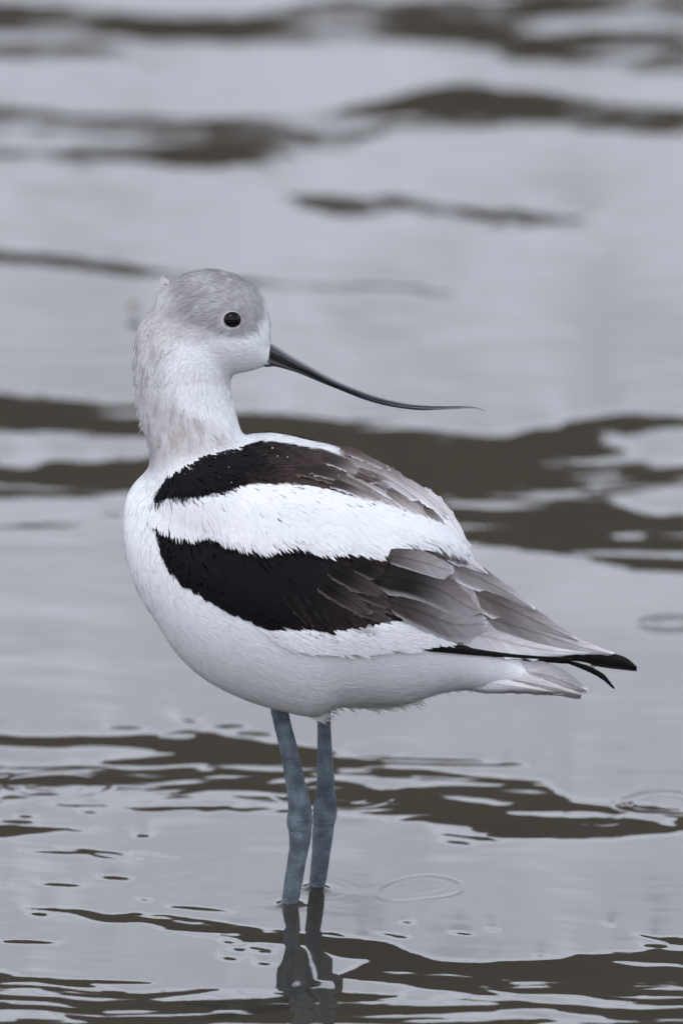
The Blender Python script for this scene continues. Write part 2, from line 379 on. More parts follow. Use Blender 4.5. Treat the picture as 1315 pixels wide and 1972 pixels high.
def col_mat(name, rough=.5, spec=.4):
    M, t, b = new_mat(name)
    at = node(t, 'ShaderNodeAttribute', attribute_name='Col'); t.links.new(at.outputs['Color'], b.inputs['Base Color'])
    b.inputs['Roughness'].default_value = rough; b.inputs['Specular IOR Level'].default_value = spec
    return M, t, b

# ---- body shape: lofted outline in side view, true depth, then fused into one skin
BT = np.array([(237,1010,1030),(240,965,1065),(247,945,1092),(260,925,1132),(281,905,1172),(300,895,1200),(334,880,1256),(370,866,1294),(402,855,1318),(434,845,1336),(475,832,1354),(517,828,1368),(558,834,1378),(590,842,1385),(612,846,1386),(630,850,1374),(650,856,1362),(703,880,1362),(749,900,1362),(779,920,1358),(819,950,1345),(849,985,1334),(870,1015,1332),(900,1085,1331),(950,1185,1329),(1000,1262,1326),(1030,1290,1320),(1045,1302,1313)], float)
BW = np.array([(237,5),(247,16),(260,22),(281,29),(300,34),(334,39),(402,45),(475,49),(558,51),(650,51),(749,46),(819,40),(870,29),(910,20),(950,11),(1000,6),(1030,4),(1045,2)], float)
def ell_ring(c, a1, a2, n=36, pw=2.0):
    """ring of points about c spanned by vectors a1,a2"""
    out = []
    for k in range(n):
        q = 2*math.pi*k/n
        out.append(c+a1*math.cos(q)+a2*math.sin(q))
    return out
def loft(rings):
    n = len(rings[0]); V = [p for r in rings for p in r]; F = []
    for i in range(len(rings)-1):
        for k in range(n): F.append((i*n+k, i*n+(k+1) % n, (i+1)*n+(k+1) % n, (i+1)*n+k))
    F.append(tuple(range(n))[::-1]); F.append(tuple((len(rings)-1)*n+k for k in range(n)))
    return [tuple(v) for v in V], F
def body_rings():
    rings = []
    for x in np.r_[np.linspace(237, 300, 14), np.linspace(306, 1045, 86)]:
        tp = np.interp(x, BT[:, 0], BT[:, 1])+4; bt = np.interp(x, BT[:, 0], BT[:, 2])-4
        bw = np.interp(x, BW[:, 0], BW[:, 1])*1e-3
        Vh = (bt-tp)/2*S
        a = math.sqrt(max(Vh*Vh-(bw*sp)**2, (.35*Vh)**2))/cp
        c = P(x, (tp+bt)/2, 0)
        rings.append(ell_ring(c, Vector((0, 0, a)), Vector((0, bw, 0)), 48))
    return rings
NL = np.array([(560,345,420,8),(585,300,450,13),(620,266,450,17),(650,257,455,19),(690,251,452,20),(729,252,446,20),(772,257,450,20),(815,266,461,22),(845,278,470,25),(870,284,500,30),(900,284,520,35),(930,268,560,38),(970,262,600,40)], float)
def neck_rings():
    rings = []
    for y in np.linspace(560, 970, 60):
        l = np.interp(y, NL[:, 0], NL[:, 1])+5; r = np.interp(y, NL[:, 0], NL[:, 2])-3; d = np.interp(y, NL[:, 0], NL[:, 3])*1e-3
        c = P((l+r)/2, y, 0)
        rings.append(ell_ring(c, Vector(((r-l)/2*S, 0, 0)), Vector((0, d, 0)), 48))
    return rings
HL = np.array([(302,566,590,5),(310,552,640,9),(322,541,680,12),(340,532,706,14.5),(360,522,716,16.5),(390,515,722,18),(420,516,724,18.5),(450,524,722,18),(475,538,717,16.5),(490,549,714,15),(505,567,709,12),(513,583,704,9.5),(518,602,699,7.2),(520,628,690,5.5)], float)
def head_rings():
    rings = []
    for x in np.r_[np.linspace(302, 340, 10), np.linspace(345, 490, 30), np.linspace(493, 520, 12)]:
        tp = np.interp(x, HL[:, 0], HL[:, 1])+2; bt = np.interp(x, HL[:, 0], HL[:, 2])-2; d = np.interp(x, HL[:, 0], HL[:, 3])*1e-3
        Vh = (bt-tp)/2*S; a = math.sqrt(max(Vh*Vh-(d*sp)**2, (.5*Vh)**2))/cp
        c = P(x, (tp+bt)/2, 0); r = []
        for k in range(48):
            q = 2*math.pi*k/48; cz = math.cos(q); sy = math.sin(q)
            w_ = 1.0 if cz > 0 else 1-.08*cz*cz      # head narrower at the throat
            r.append(c+Vector((0, d*sy*w_, a*cz)))
        rings.append(r)
    return rings
me = bpy.data.meshes.new('body'); V = []; F = []
for rg in (body_rings(), neck_rings(), head_rings()):
    v, f = loft(rg); k = len(V); V += v; F += [tuple(i+k for i in q) for q in f]
me.from_pydata(V, [], F)
import bmesh
bm = bmesh.new(); bm.from_mesh(me)
bmesh.ops.recalc_face_normals(bm, faces=bm.faces); bm.to_mesh(me); bm.free()
tmp = bpy.data.objects.new('tmp', me); COL.objects.link(tmp)
m_ = tmp.modifiers.new('r', 'REMESH'); m_.mode = 'VOXEL'; m_.voxel_size = .0011
m_ = tmp.modifiers.new('s', 'SMOOTH'); m_.factor = .5; m_.iterations = 26
dg = bpy.context.evaluated_depsgraph_get(); ev = tmp.evaluated_get(dg); em = ev.to_mesh()
nv = len(em.vertices); BV = np.empty(nv*3, np.float32); em.vertices.foreach_get('co', BV); BV = BV.reshape(-1, 3).astype(float)
BN = np.empty(nv*3, np.float32); em.vertices.foreach_get('normal', BN); BN = BN.reshape(-1, 3).astype(float)
BF = [tuple(p.vertices) for p in em.polygons]
ev.to_mesh_clear(); bpy.data.objects.remove(tmp)
BVH = BVHTree.FromPolygons([tuple(v) for v in BV], BF)

# ---- plumage colours as a function of the side-view position
def sdp(poly, x, y):
    """signed distance to polygon, + inside"""
    p = np.array(poly, float); d = np.full(x.shape, 1e9); ins = np.zeros(x.shape, bool)
    for i in range(len(p)):
        a = p[i]; b = p[(i+1) % len(p)]; e = b-a
        t_ = np.clip(((x-a[0])*e[0]+(y-a[1])*e[1])/(e@e+1e-9), 0, 1)
        d = np.minimum(d, np.hypot(x-a[0]-t_*e[0], y-a[1]-t_*e[1]))
        c = ((a[1] > y) != (b[1] > y)) & (x < (b[0]-a[0])*(y-a[1])/(b[1]-a[1]+1e-12)+a[0])
        ins ^= c
    return np.where(ins, d, -d)
UB = [(295,968),(301,944),(320,918),(348,896),(390,876),(433,865),(479,853),(503,849),(555,854),(615,867),(651,881),(700,905),(760,945),(700,966),(645,950),(606,937),(560,934),(524,934),(485,931),(463,937),(433,949),(390,954),(357,960),(326,958),(305,970)]
US = [(600,862),(651,876),(640,850),(703,872),(749,890),(819,936),(849,957),(875,985),(905,1050),(895,1060),(876,1030),(818,1002),(760,985),(697,966),(645,948),(600,937)]
WU = [(290,968),(326,958),(390,954),(463,937),(560,932),(645,948),(697,966),(818,1002),(876,1030),(900,1050),(925,1085),(910,1087),(864,1075),(803,1063),(764,1062),(755,1072),(727,1084),(697,1080),(657,1069),(621,1075),(570,1058),(524,1058),(500,1067),(448,1050),(418,1041),(393,1028),(372,1036),(332,1030),(300,1008),(286,1000)]
LB = [(298,1004),(332,1020),(372,1027),(393,1018),(418,1032),(448,1042),(500,1056),(524,1048),(570,1048),(621,1062),(657,1058),(697,1068),(727,1070),(764,1050),(803,1055),(864,1065),(930,1100),(960,1140),(930,1200),(905,1235),(860,1237),(819,1216),(773,1194),(735,1190),(707,1203),(672,1207),(646,1204),(633,1215),(592,1208),(569,1209),(512,1213),(478,1196),(436,1179),(409,1162),(375,1141),(351,1127),(326,1101),(311,1074),(302,1043)]
WD = [(480,1195),(512,1211),(569,1207),(633,1212),(707,1200),(773,1192),(812,1214),(840,1226),(845,1234),(800,1234),(767,1244),(726,1240),(684,1248),(620,1250),(557,1243),(515,1225)]
CAP = [(345,522),(401,508),(462,522),(500,556),(512,590),(508,620),(500,645),(485,648),(468,647),(445,646),(425,641),(400,626),(365,612),(345,598),(338,575),(338,545)]
WHITE = np.array([.80, .81, .83]); BLK = np.array([.0065, .006, .0075]); BRN = np.array([.050, .034, .031])
GRY = np.array([.36, .33, .335]); PALE = np.array([.60, .57, .59]); CAPC = np.array([.235, .222, .235]); NAPE = np.array([.42, .39, .395])
def lerp(a, b, t): return a*(1-t[:, None])+b*t[:, None]
def plumage_col(px, py):
    n = len(px); c = np.tile(WHITE, (n, 1))
    c = np.where((py < 830)[:, None], c*1.04, c)
    # nape wash
    nb = np.interp(py, [520,560,600,650,700,760,800,850,880,900], [360,340,345,335,310,330,400,420,330,300])
    nz = fbm(px/26, py/40, 51, 3)
    t_ = sstep(42, -30, px-nb+30*nz)*sstep(905, 855, py)
    c = lerp(c, NAPE, t_*(.62+.25*nz))
    st = .6*vnoise(px/5+py/50, py/20, 61)+.6*vnoise(px/11, py/24, 62)
    c = lerp(c, np.array([.33, .29, .29]), np.clip(t_*sstep(-.1, .6, st)*sstep(540, 660, py)*.55, 0, 1))
    # behind the eye
    t_ = sstep(-14, 10, sdp([(300,590),(345,600),(400,625),(425,645),(380,660),(330,640),(300,620)], px, py))
    c = lerp(c, np.array([.48, .44, .46]), t_*.65)
    sf = 8+20*sstep(400, 345, px)
    t_ = sstep(-1, 1, (sdp(CAP, px, py)+6*nz+sf*.35)/sf)
    cst = vnoise((px*.85-py*.5)/16, (px*.5+py*.85)/3.2, 63)
    c = lerp(c, CAPC*1.0, t_*(.84+.1*nz+.12*cst))
    # brown tinge on the collar
    t_ = np.exp(-((px-345)/70)**2-((py-830)/34)**2)
    c = lerp(c, np.array([.40, .34, .32]), np.clip(t_*(.4+.6*vnoise(px/10, py/24, 71)), 0, 1)*.7)
    t_ = np.exp(-((px-470)/40)**2-((py-722)/16)**2); c = lerp(c, np.array([.74, .74, .66]), t_*.6)
    # wing and back
    t_ = sstep(-3, 3, sdp(US, px, py)); ang = px*.80+py*.6; crs = -px*.6+py*.80
    ss = fbm(ang/85, crs/10, 81, 2)
    cc = lerp(np.tile(PALE*1.08, (n, 1)), BRN*2.6, sstep(.0, .5, ss)*.8)
    cc = lerp(cc, BRN*1.6, sstep(740, 640, px)*.6)
    c = c*(1-t_[:, None])+cc*t_[:, None]
    t_ = sstep(-3, 3, sdp(UB, px, py))*sstep(770, 650, px)
    ub = lerp(np.tile(BLK, (n, 1)), BRN*1.25, sstep(430, 640, px+30*ss+(py-900)*.8))
    ub = lerp(ub, PALE*.7, sstep(.35, .8, ss)*sstep(560, 700, px)*.7)
    c = c*(1-t_[:, None])+ub*t_[:, None]
    t_ = sstep(-2, 2, sdp(LB, px, py))
    lb = lerp(np.tile(BLK, (n, 1)), BRN*.62, sstep(560, 760, px+.5*(py-1100)))
    lb = lerp(lb, np.array([.30, .27, .28]), sstep(790, 930, px))
    c = c*(1-t_[:, None])+lb*t_[:, None]
    return np.clip(c, 0, .88)
bx, by = proj(BV[:, 0], -np.abs(BV[:, 1]), BV[:, 2])
bc = plumage_col(bx, by)
body = mesh_obj('body', BV, np.array([f for f in BF if len(f) == 4]), MPL, root, bc, np.stack([bx*.22, by*.22], -1), normals=None)

# ---- flow of the plumage
FLOW = np.array([(515,640,-.3,-1),(515,600,-.4,-1),(480,555,-.8,-.7),(440,525,-1,-.25),(400,520,-1,.1),(350,540,-1,.4),(320,570,-.7,1),(445,590,-1,-.25),(400,590,-1,.15),(360,600,-.9,.6),(480,625,-1,-.2),
 (490,690,-1,.1),(440,690,-1,.35),(400,650,-1,.5),(350,650,-.5,1),(270,650,-.25,1),(255,720,0,1),(262,790,.2,1),(350,760,0,1),(420,760,.1,1),(440,810,.3,1),(290,860,.25,1),(370,850,.25,1),(430,840,.6,.5),(480,832,1,.12),
 (265,920,-.5,1),(245,1000,.05,1),(262,1120,.35,1),(330,1220,.7,.8),(300,1100,.5,1),(380,1190,.9,.6),(420,1300,1,.55),(520,1350,1,.25),(600,1370,1,.15),(460,1240,1,.45),(600,1290,1,.2),(700,1340,1,.3),(780,1340,1,.3),(900,1300,1,.1),(1050,1305,1,.1),
 (550,838,1,.15),(310,940,.5,1),(400,895,1,.35),(350,930,.6,.8),(500,890,1,.35),(650,890,1,.45),(780,950,1,.7),(860,1010,.8,1),(740,930,1,.6),
 (310,990,.2,1),(370,1000,.35,1),(450,1010,.5,1),(600,1020,.7,.8),(700,1040,.9,.6),(820,1050,1,.5),(700,980,1,.6),(890,1070,.8,.9),
 (330,1070,.5,1),(400,1100,.8,1),(500,1120,.9,.8),(650,1130,1,.75),(620,1190,1,.95),(800,1140,1,.55),(600,1228,1,.35),(750,1222,1,.4),(880,1240,1,.35),(900,1150,1,.6)], float)
def flow(px, py):
    d2 = (px[:, None]-FLOW[:, 0])**2+(py[:, None]-FLOW[:, 1])**2+60
    w_ = 1/d2**1.6; dd = FLOW[:, 2:]/np.hypot(FLOW[:, 2], FLOW[:, 3])[:, None]
    v = w_@dd; return v/np.hypot(v[:, 0], v[:, 1])[:, None]

# ---- sample roots on the skin
tri = []
for f in BF:
    tri.append((f[0], f[1], f[2]))
    if len(f) == 4: tri.append((f[0], f[2], f[3]))
tri = np.array(tri); A0, A1, A2 = BV[tri[:, 0]], BV[tri[:, 1]], BV[tri[:, 2]]
area = np.linalg.norm(np.cross(A1-A0, A2-A0), axis=1)/2
def sample(n):
    i = rng.choice(len(tri), n, p=area/area.sum()); r1 = np.sqrt(rng.random(n)); r2 = rng.random(n)
    pt = A0[i]*(1-r1)[:, None]+A1[i]*(r1*(1-r2))[:, None]+A2[i]*(r1*r2)[:, None]
    nn = BN[tri[i, 0]]*(1-r1)[:, None]+BN[tri[i, 1]]*(r1*(1-r2))[:, None]+BN[tri[i, 2]]*(r1*r2)[:, None]
    return pt, nn/np.linalg.norm(nn, axis=1)[:, None]
def blades(pt, nn, L, Wd, off, lift, col, tipmix=.0, jit=.18, fl=None, tipcol=None):
    """small lancet feathers following the skin; arrays in metres"""
    n = len(pt); side = np.where(pt[:, 1] > 0, -1.0, 1.0)
    px, py = proj(pt[:, 0], -np.abs(pt[:, 1]), pt[:, 2])
    f = flow(px, py) if fl is None else fl
    a = rng.normal(0, jit, n); ca, sa = np.cos(a), np.sin(a)
    fx = f[:, 0]*ca-f[:, 1]*sa; fy = f[:, 0]*sa+f[:, 1]*ca
    d = np.stack([fx, np.zeros(n), -fy], 1); d -= nn*np.sum(d*nn, 1)[:, None]
    d /= np.linalg.norm(d, axis=1)[:, None]+1e-9
    ts = (0, .35, .72, 1.0); ww = (.45, 1, .72, 0); hh = (0, .45, .8, 1.0)
    Vs = np.zeros((n, 7, 3)); Ns = np.zeros((n, 7, 3)); 
    cen = np.zeros((n, 4, 3)); cn = np.zeros((n, 4, 3)); cur = pt.copy(); cd = d.copy(); prev = 0
    for k, t_ in enumerate(ts):
        q = cur+cd*(L*(t_-prev))[:, None]; prev = t_
        if k:
            for i in range(n):
                loc, nor, _, _ = BVH.find_nearest(q[i])
                if (Vector(q[i])-loc).length < .006: q[i] = loc; cn[i, k] = nor
                else: cn[i, k] = cn[i, k-1]
            # smooth normals
            cn[:, k] = cn[:, k]*.5+cn[:, k-1]*.5; cn[:, k] /= np.linalg.norm(cn[:, k], axis=1)[:, None]+1e-9
        else: cn[:, 0] = nn
        cd = cd-cn[:, k]*np.sum(cd*cn[:, k], 1)[:, None]; cd /= np.linalg.norm(cd, axis=1)[:, None]+1e-9
        cur = q
        cen[:, k] = q+cn[:, k]*(off+lift*hh[k])[:, None]
    sv = np.cross(cn, np.gradient(cen, axis=1)); sv /= np.linalg.norm(sv, axis=2)[:, :, None]+1e-12
    for k in range(3):
        hw = (Wd*ww[k]/2)[:, None]
        Vs[:, 2*k] = cen[:, k]-sv[:, k]*hw; Vs[:, 2*k+1] = cen[:, k]+sv[:, k]*hw
        Ns[:, 2*k] = cn[:, k]-sv[:, k]*.16; Ns[:, 2*k+1] = cn[:, k]+sv[:, k]*.16
    Vs[:, 6] = cen[:, 3]; Ns[:, 6] = cn[:, 3]
    Ns /= np.linalg.norm(Ns, axis=2)[:, :, None]+1e-12
    base = np.arange(n)[:, None]*7
    q1 = base+np.array([2, 3, 1, 0]); q2 = base+np.array([4, 5, 3, 2]); q3 = base+np.array([6, 5, 4, 4])
    C = np.repeat((col*(1+rng.normal(0, .022, n))[:, None])[:, None, :], 7, 1)
    if tipcol is not None:
        wt = np.array([0, 0, .1, .1, .6, .6, 1.0])[None, :, None]*tipmix
        C = C*(1-wt)+tipcol[:, None, :]*wt
    UV = np.zeros((n, 7, 2)); UV[:, :, 0] = (rng.random(n)*500)[:, None]+np.array([0, 0, 2, 2, 4, 4, 6.])
    UV[:, :, 1] = (rng.random(n)*500)[:, None]+np.array([0, 1, 0, 1, 0, 1, .5])
    return Vs.reshape(-1, 3), (q1, q2, q3), np.clip(C.reshape(-1, 3), 0, .9), UV.reshape(-1, 2), Ns.reshape(-1, 3)
def emit(name, parts, mat, parent):
    V = []; Q = []; T = []; C = []; U = []; N = []; k = 0
    for v, (q1, q2, q3), c, u, nn in parts:
        V.append(v); Q += [q1+k, q2+k]; T.append(q3[:, :3]+k); C.append(c); U.append(u); N.append(nn); k += len(v)
    V = np.vstack(V); Q = np.vstack(Q); T = np.vstack(T)
    me = bpy.data.meshes.new(name)
    me.vertices.add(len(V)); me.vertices.foreach_set('co', V.astype(np.float32).ravel())
    li = np.r_[Q.ravel(), T.ravel()].astype(np.int32)
    me.loops.add(len(li)); me.polygons.add(len(Q)+len(T))
    me.polygons.foreach_set('loop_start', np.r_[np.arange(len(Q))*4, len(Q)*4+np.arange(len(T))*3].astype(np.int32))
    me.polygons.foreach_set('loop_total', np.r_[np.full(len(Q), 4), np.full(len(T), 3)].astype(np.int32))
    me.loops.foreach_set('vertex_index', li); me.update(calc_edges=True)
    me.polygons.foreach_set('use_smooth', [True]*len(me.polygons))
    at = me.color_attributes.new('Col', 'FLOAT_COLOR', 'POINT'); c4 = np.ones((len(V), 4), np.float32); c4[:, :3] = np.vstack(C)
    at.data.foreach_set('color', c4.ravel())
    uv = me.uv_layers.new(name='UVMap'); uv.data.foreach_set('uv', np.vstack(U)[li].astype(np.float32).ravel())
    me.normals_split_custom_set_from_vertices(np.vstack(N).tolist())
    me.materials.append(mat); o = bpy.data.objects.new(name, me); COL.objects.link(o); o.parent = parent
    return o
def wing_part(name='wing'):
    o = bpy.data.objects.new(name, None); COL.objects.link(o); o.parent = root; o.empty_display_size = .02; return o

pt, nn = sample(150000)
px, py = proj(pt[:, 0], -np.abs(pt[:, 1]), pt[:, 2])
sLB, sWU, sUB, sUS, sWD = (sdp(p_, px, py) for p_ in (LB, WU, UB, US, WD))
isw = (sLB > 0) | (sWU > 0) | (sUB > 0) | (sUS > 0) | (sWD > 0)
head = (py < 905) & ((px < 475) | (py < 790)) & ~isw & (py < 905-.2*(px-280))
rnd = rng.random(len(pt)); eye_d = np.hypot((px-445.5)/22, (py-619)/20)
billz = np.hypot(px-520, py-683) < 14
# head and neck
m = head & (py < 730) & (rnd < .95) & (eye_d > 1.12) & ~billz
k_ = np.where(px[m] < 330, 1.5, 1.0)
c = plumage_col(px[m], py[m])
parts = []
Lh = (3.0*k_)*1e-3*rng.uniform(.7, 1.2, m.sum())*sstep(.9, 2.2, eye_d[m]).clip(.45, 1)
parts.append(blades(pt[m], nn[m], Lh, .42e-3*k_**.5*rng.uniform(.7, 1.3, m.sum()), np.full(m.sum(), .05e-3), .32e-3*k_, c, jit=.15))
m = head & (py >= 730) & (rnd < .8)
parts.append(blades(pt[m], nn[m], 6.0e-3*rng.uniform(.7, 1.2, m.sum()), .62e-3*rng.uniform(.7, 1.3, m.sum()), np.full(m.sum(), .05e-3), np.full(m.sum(), .32e-3), plumage_col(px[m], py[m]), jit=.12))
# breast, belly, mantle
m = ~head & ~isw & (rnd < .42) & ~((px > 775) & (px < 985) & (py > 1215) & (py < 1262))
nearub = sstep(-34, -6, np.maximum(sUB, sLB)[m])
lowf = sstep(1300, 1350, py[m])*sstep(560, 650, px[m])
fluff = rng.random(m.sum())
parts.append(blades(pt[m], nn[m], (9.5e-3+3e-3*lowf+4e-3*sstep(900, 980, px[m]))*(1-.66*nearub)*rng.uniform(.7, 1.2, m.sum()), 1.0e-3*rng.uniform(.6, 1.3, m.sum())*(1-.4*lowf), np.full(m.sum(), .05e-3), (.3e-3+1.7e-3*lowf*fluff), plumage_col(px[m], py[m]), jit=.14))
def wisps(items):
    n = len(items); V = np.zeros((n, 7, 3)); N = np.zeros((n, 7, 3)); N[:] = (0, -.75, .66); C = np.zeros((n, 7, 3))
    for i, (x, y, yd, dx, dy, L, wd, c_) in enumerate(items):
        bend = random.uniform(-.25, .25); C[i] = c_
        for j, t_ in enumerate((0, .35, .7, 1)):
            qx = x+dx*L*t_+dy*L*bend*t_*t_; qy = y+dy*L*t_-dx*L*bend*t_*t_; ww = wd*(1-t_)**.7/2
            if j < 3: V[i, 2*j] = P(qx-dy*ww, qy+dx*ww, yd); V[i, 2*j+1] = P(qx+dy*ww, qy-dx*ww, yd)
            else: V[i, 6] = P(qx, qy, yd)
    base = np.arange(n)[:, None]*7
    return V.reshape(-1, 3), (base+np.array([2, 3, 1, 0]), base+np.array([4, 5, 3, 2]), base+np.array([6, 5, 4, 4])), C.reshape(-1, 3), np.random.default_rng(3).random((n*7, 2))*50, N.reshape(-1, 3)
it = []
for i in range(260):
    x = random.uniform(590, 800); yb = np.interp(x, [590, 612, 640, 720, 800], [1376, 1382, 1357, 1362, 1350])
    a = random.uniform(.05, .6); g_ = random.uniform(.55, .8)
    it.append((x, yb+random.uniform(-10, 4), random.uniform(-.012, .010), math.cos(a), math.sin(a), random.uniform(14, 38), random.uniform(1.5, 3.5), (g_, g_, g_*.97)))
for i in range(60):
    x = random.uniform(840, 950); a = random.uniform(.15, .7)
    it.append((x-15, 1326+random.uniform(-6, 2), random.uniform(-.006, .006), math.cos(a), math.sin(a), random.uniform(10, 26), random.uniform(1.2, 3), (.7, .7, .68)))
for i in range(70):
    x = random.uniform(604, 616); it.append((x, random.uniform(1356, 1388), random.uniform(-.012, -.009), math.cos(random.uniform(-.1, .2)), random.uniform(-.05, .15), random.uniform(16, 28), random.uniform(1, 2.2), (.66, .65, .62)))
for i in range(60):
    x = random.uniform(312, 326); it.append((x, random.uniform(544, 556), random.uniform(-.003, .003), random.uniform(-.5, .1), -1+random.uniform(0, .3), random.uniform(6, 19), random.uniform(1.4, 3.0), (.50, .48, .49)))
for i in range(90):
    yy = random.uniform(668, 702)
    it.append((random.uniform(500, 508)+.1*abs(yy-680), yy, -random.uniform(.0036, .0050)*(1-.0008*(yy-683)**2), 1, random.uniform(-.1, .25), random.uniform(5, 13), random.uniform(1, 2), (.74, .74, .73)))
for i in range(160):
    yy = random.uniform(560, 860); x = np.interp(yy, NL[:, 0], NL[:, 1])+6
    it.append((x, yy, random.uniform(-.006, .006), random.uniform(-.28, -.0), 1, random.uniform(8, 17), random.uniform(1.0, 2.0), (.5, .47, .475)))
parts.append(wisps(it))
emit('plumage', parts, MPL, root)

wings = {-1: wing_part(), 1: wing_part()}
for sd_ in (-1, 1):
    W = wings[sd_]; sel = (np.sign(pt[:, 1]+1e-9) == sd_) if sd_ == 1 else (pt[:, 1] <= 0)
    if sd_ == -1: sel = (pt[:, 1] <= 0)
    parts = []
    # pale lower fringe
    m = sel & (sWD > 0) & (sLB < 0) & (rnd < .5)
    if m.sum(): parts.append(blades(pt[m], nn[m], 10e-3*rng.uniform(.6, 1.1, m.sum()), 1.5e-3*rng.uniform(.6, 1.3, m.sum()), 2.0e-3*sstep(490, 600, px[m])+.3e-3, np.full(m.sum(), .8e-3), plumage_col(px[m], py[m]), jit=.08))
    emit('lower_covert', parts, MPL, W)
    parts = []
    m = sel & (sLB > 2) & (rnd < .35) & (px < 900)
    L = np.interp(px[m], [300, 450, 600, 800], [6, 10, 13, 14])*1e-3*np.clip(sLB[m]/55, .35, 1)
    offs = 1.4e-3*np.clip(sLB[m]/60, 0, 1)+.1e-3
    cc = plumage_col(px[m], py[m]); dk = sstep(540, 700, px[m])
    parts.append(blades(pt[m], nn[m], L*rng.uniform(.7, 1.1, m.sum()), (1.2e-3+1.6e-3*dk)*rng.uniform(.6, 1.2, m.sum()), offs, np.full(m.sum(), .7e-3), cc*(1+.6*dk*rng.random(m.sum()))[:, None], jit=.08, tipmix=.35, tipcol=cc*1.8))
    emit('dark_covert', parts, MPL, W)
    parts = []
    m = sel & (sWU > 0) & (rnd < .5)
    edge = np.clip(sWU[m]/30, .0, 1)
    cc = plumage_col(px[m], py[m])*.9
    parts.append(blades(pt[m], nn[m], 9.5e-3*rng.uniform(.6, 1.1, m.sum())*(.45+.55*edge), 1.15e-3*rng.uniform(.5, 1.3, m.sum()), 1.2e-3+1.2e-3*edge*sstep(290, 400, px[m])+1.8e-3*sstep(620, 740, px[m]), np.full(m.sum(), .4e-3), cc, jit=.09))
    emit('white_covert', parts, MPL, W)
    parts = []
    m = sel & ((sUB > 2) | (sUS > 0)) & (rnd < .42) & (px < 700)
    cc = plumage_col(px[m], py[m]); dk = sstep(520, 680, px[m])
    parts.append(blades(pt[m], nn[m], (6.5e-3+6e-3*dk)*rng.uniform(.7, 1.1, m.sum())*np.clip(np.maximum(sUB, sUS)[m]/22, .4, 1), (1.2e-3+1.2e-3*dk)*rng.uniform(.6, 1.2, m.sum()), (.15e-3+1.5e-3*np.clip(np.maximum(sUB, sUS)[m]/38, 0, 1))*(1 if sd_ < 0 else .3), np.full(m.sum(), .6e-3), cc*(1+.25*dk*rng.normal(0, 1, m.sum()))[:, None].clip(.4, 2), jit=.09))
    emit('scapular', parts, MPL, W)

# ---- depth map of the near side
GX = np.arange(200, 1264, 8); GY = np.arange(800, 1372, 8)
DM = np.full((len(GY), len(GX)), np.nan)
for j, yy in enumerate(GY):
    for i, xx in enumerate(GX):
        d = (P(xx, yy, 0)-CAM).normalized(); h = BVH.ray_cast(CAM, d)
        if h[0] is not None: DM[j, i] = min(h[0].y, 0.0)
known = ~np.isnan(DM); Z = np.where(known, DM, -.004)
for _ in range(160):
    Zp = np.pad(Z, 1, mode='edge'); av = (Zp[:-2, 1:-1]+Zp[2:, 1:-1]+Zp[1:-1, :-2]+Zp[1:-1, 2:])/4
    Z = np.where(known, DM, av*.995)
for _ in range(10):
    Zp = np.pad(Z, 1, mode='edge'); Z = (Zp[:-2, 1:-1]+Zp[2:, 1:-1]+Zp[1:-1, :-2]+Zp[1:-1, 2:]+Z*2)/6
def depth(px, py):
    fx = np.clip((px-200)/8, 0, len(GX)-1.001); fy = np.clip((py-800)/8, 0, len(GY)-1.001)
    i = fx.astype(int); j = fy.astype(int); fx = fx-i; fy = fy-j
    return (Z[j, i]*(1-fx)+Z[j, i+1]*fx)*(1-fy)+(Z[j+1, i]*(1-fx)+Z[j+1, i+1]*fx)*fy

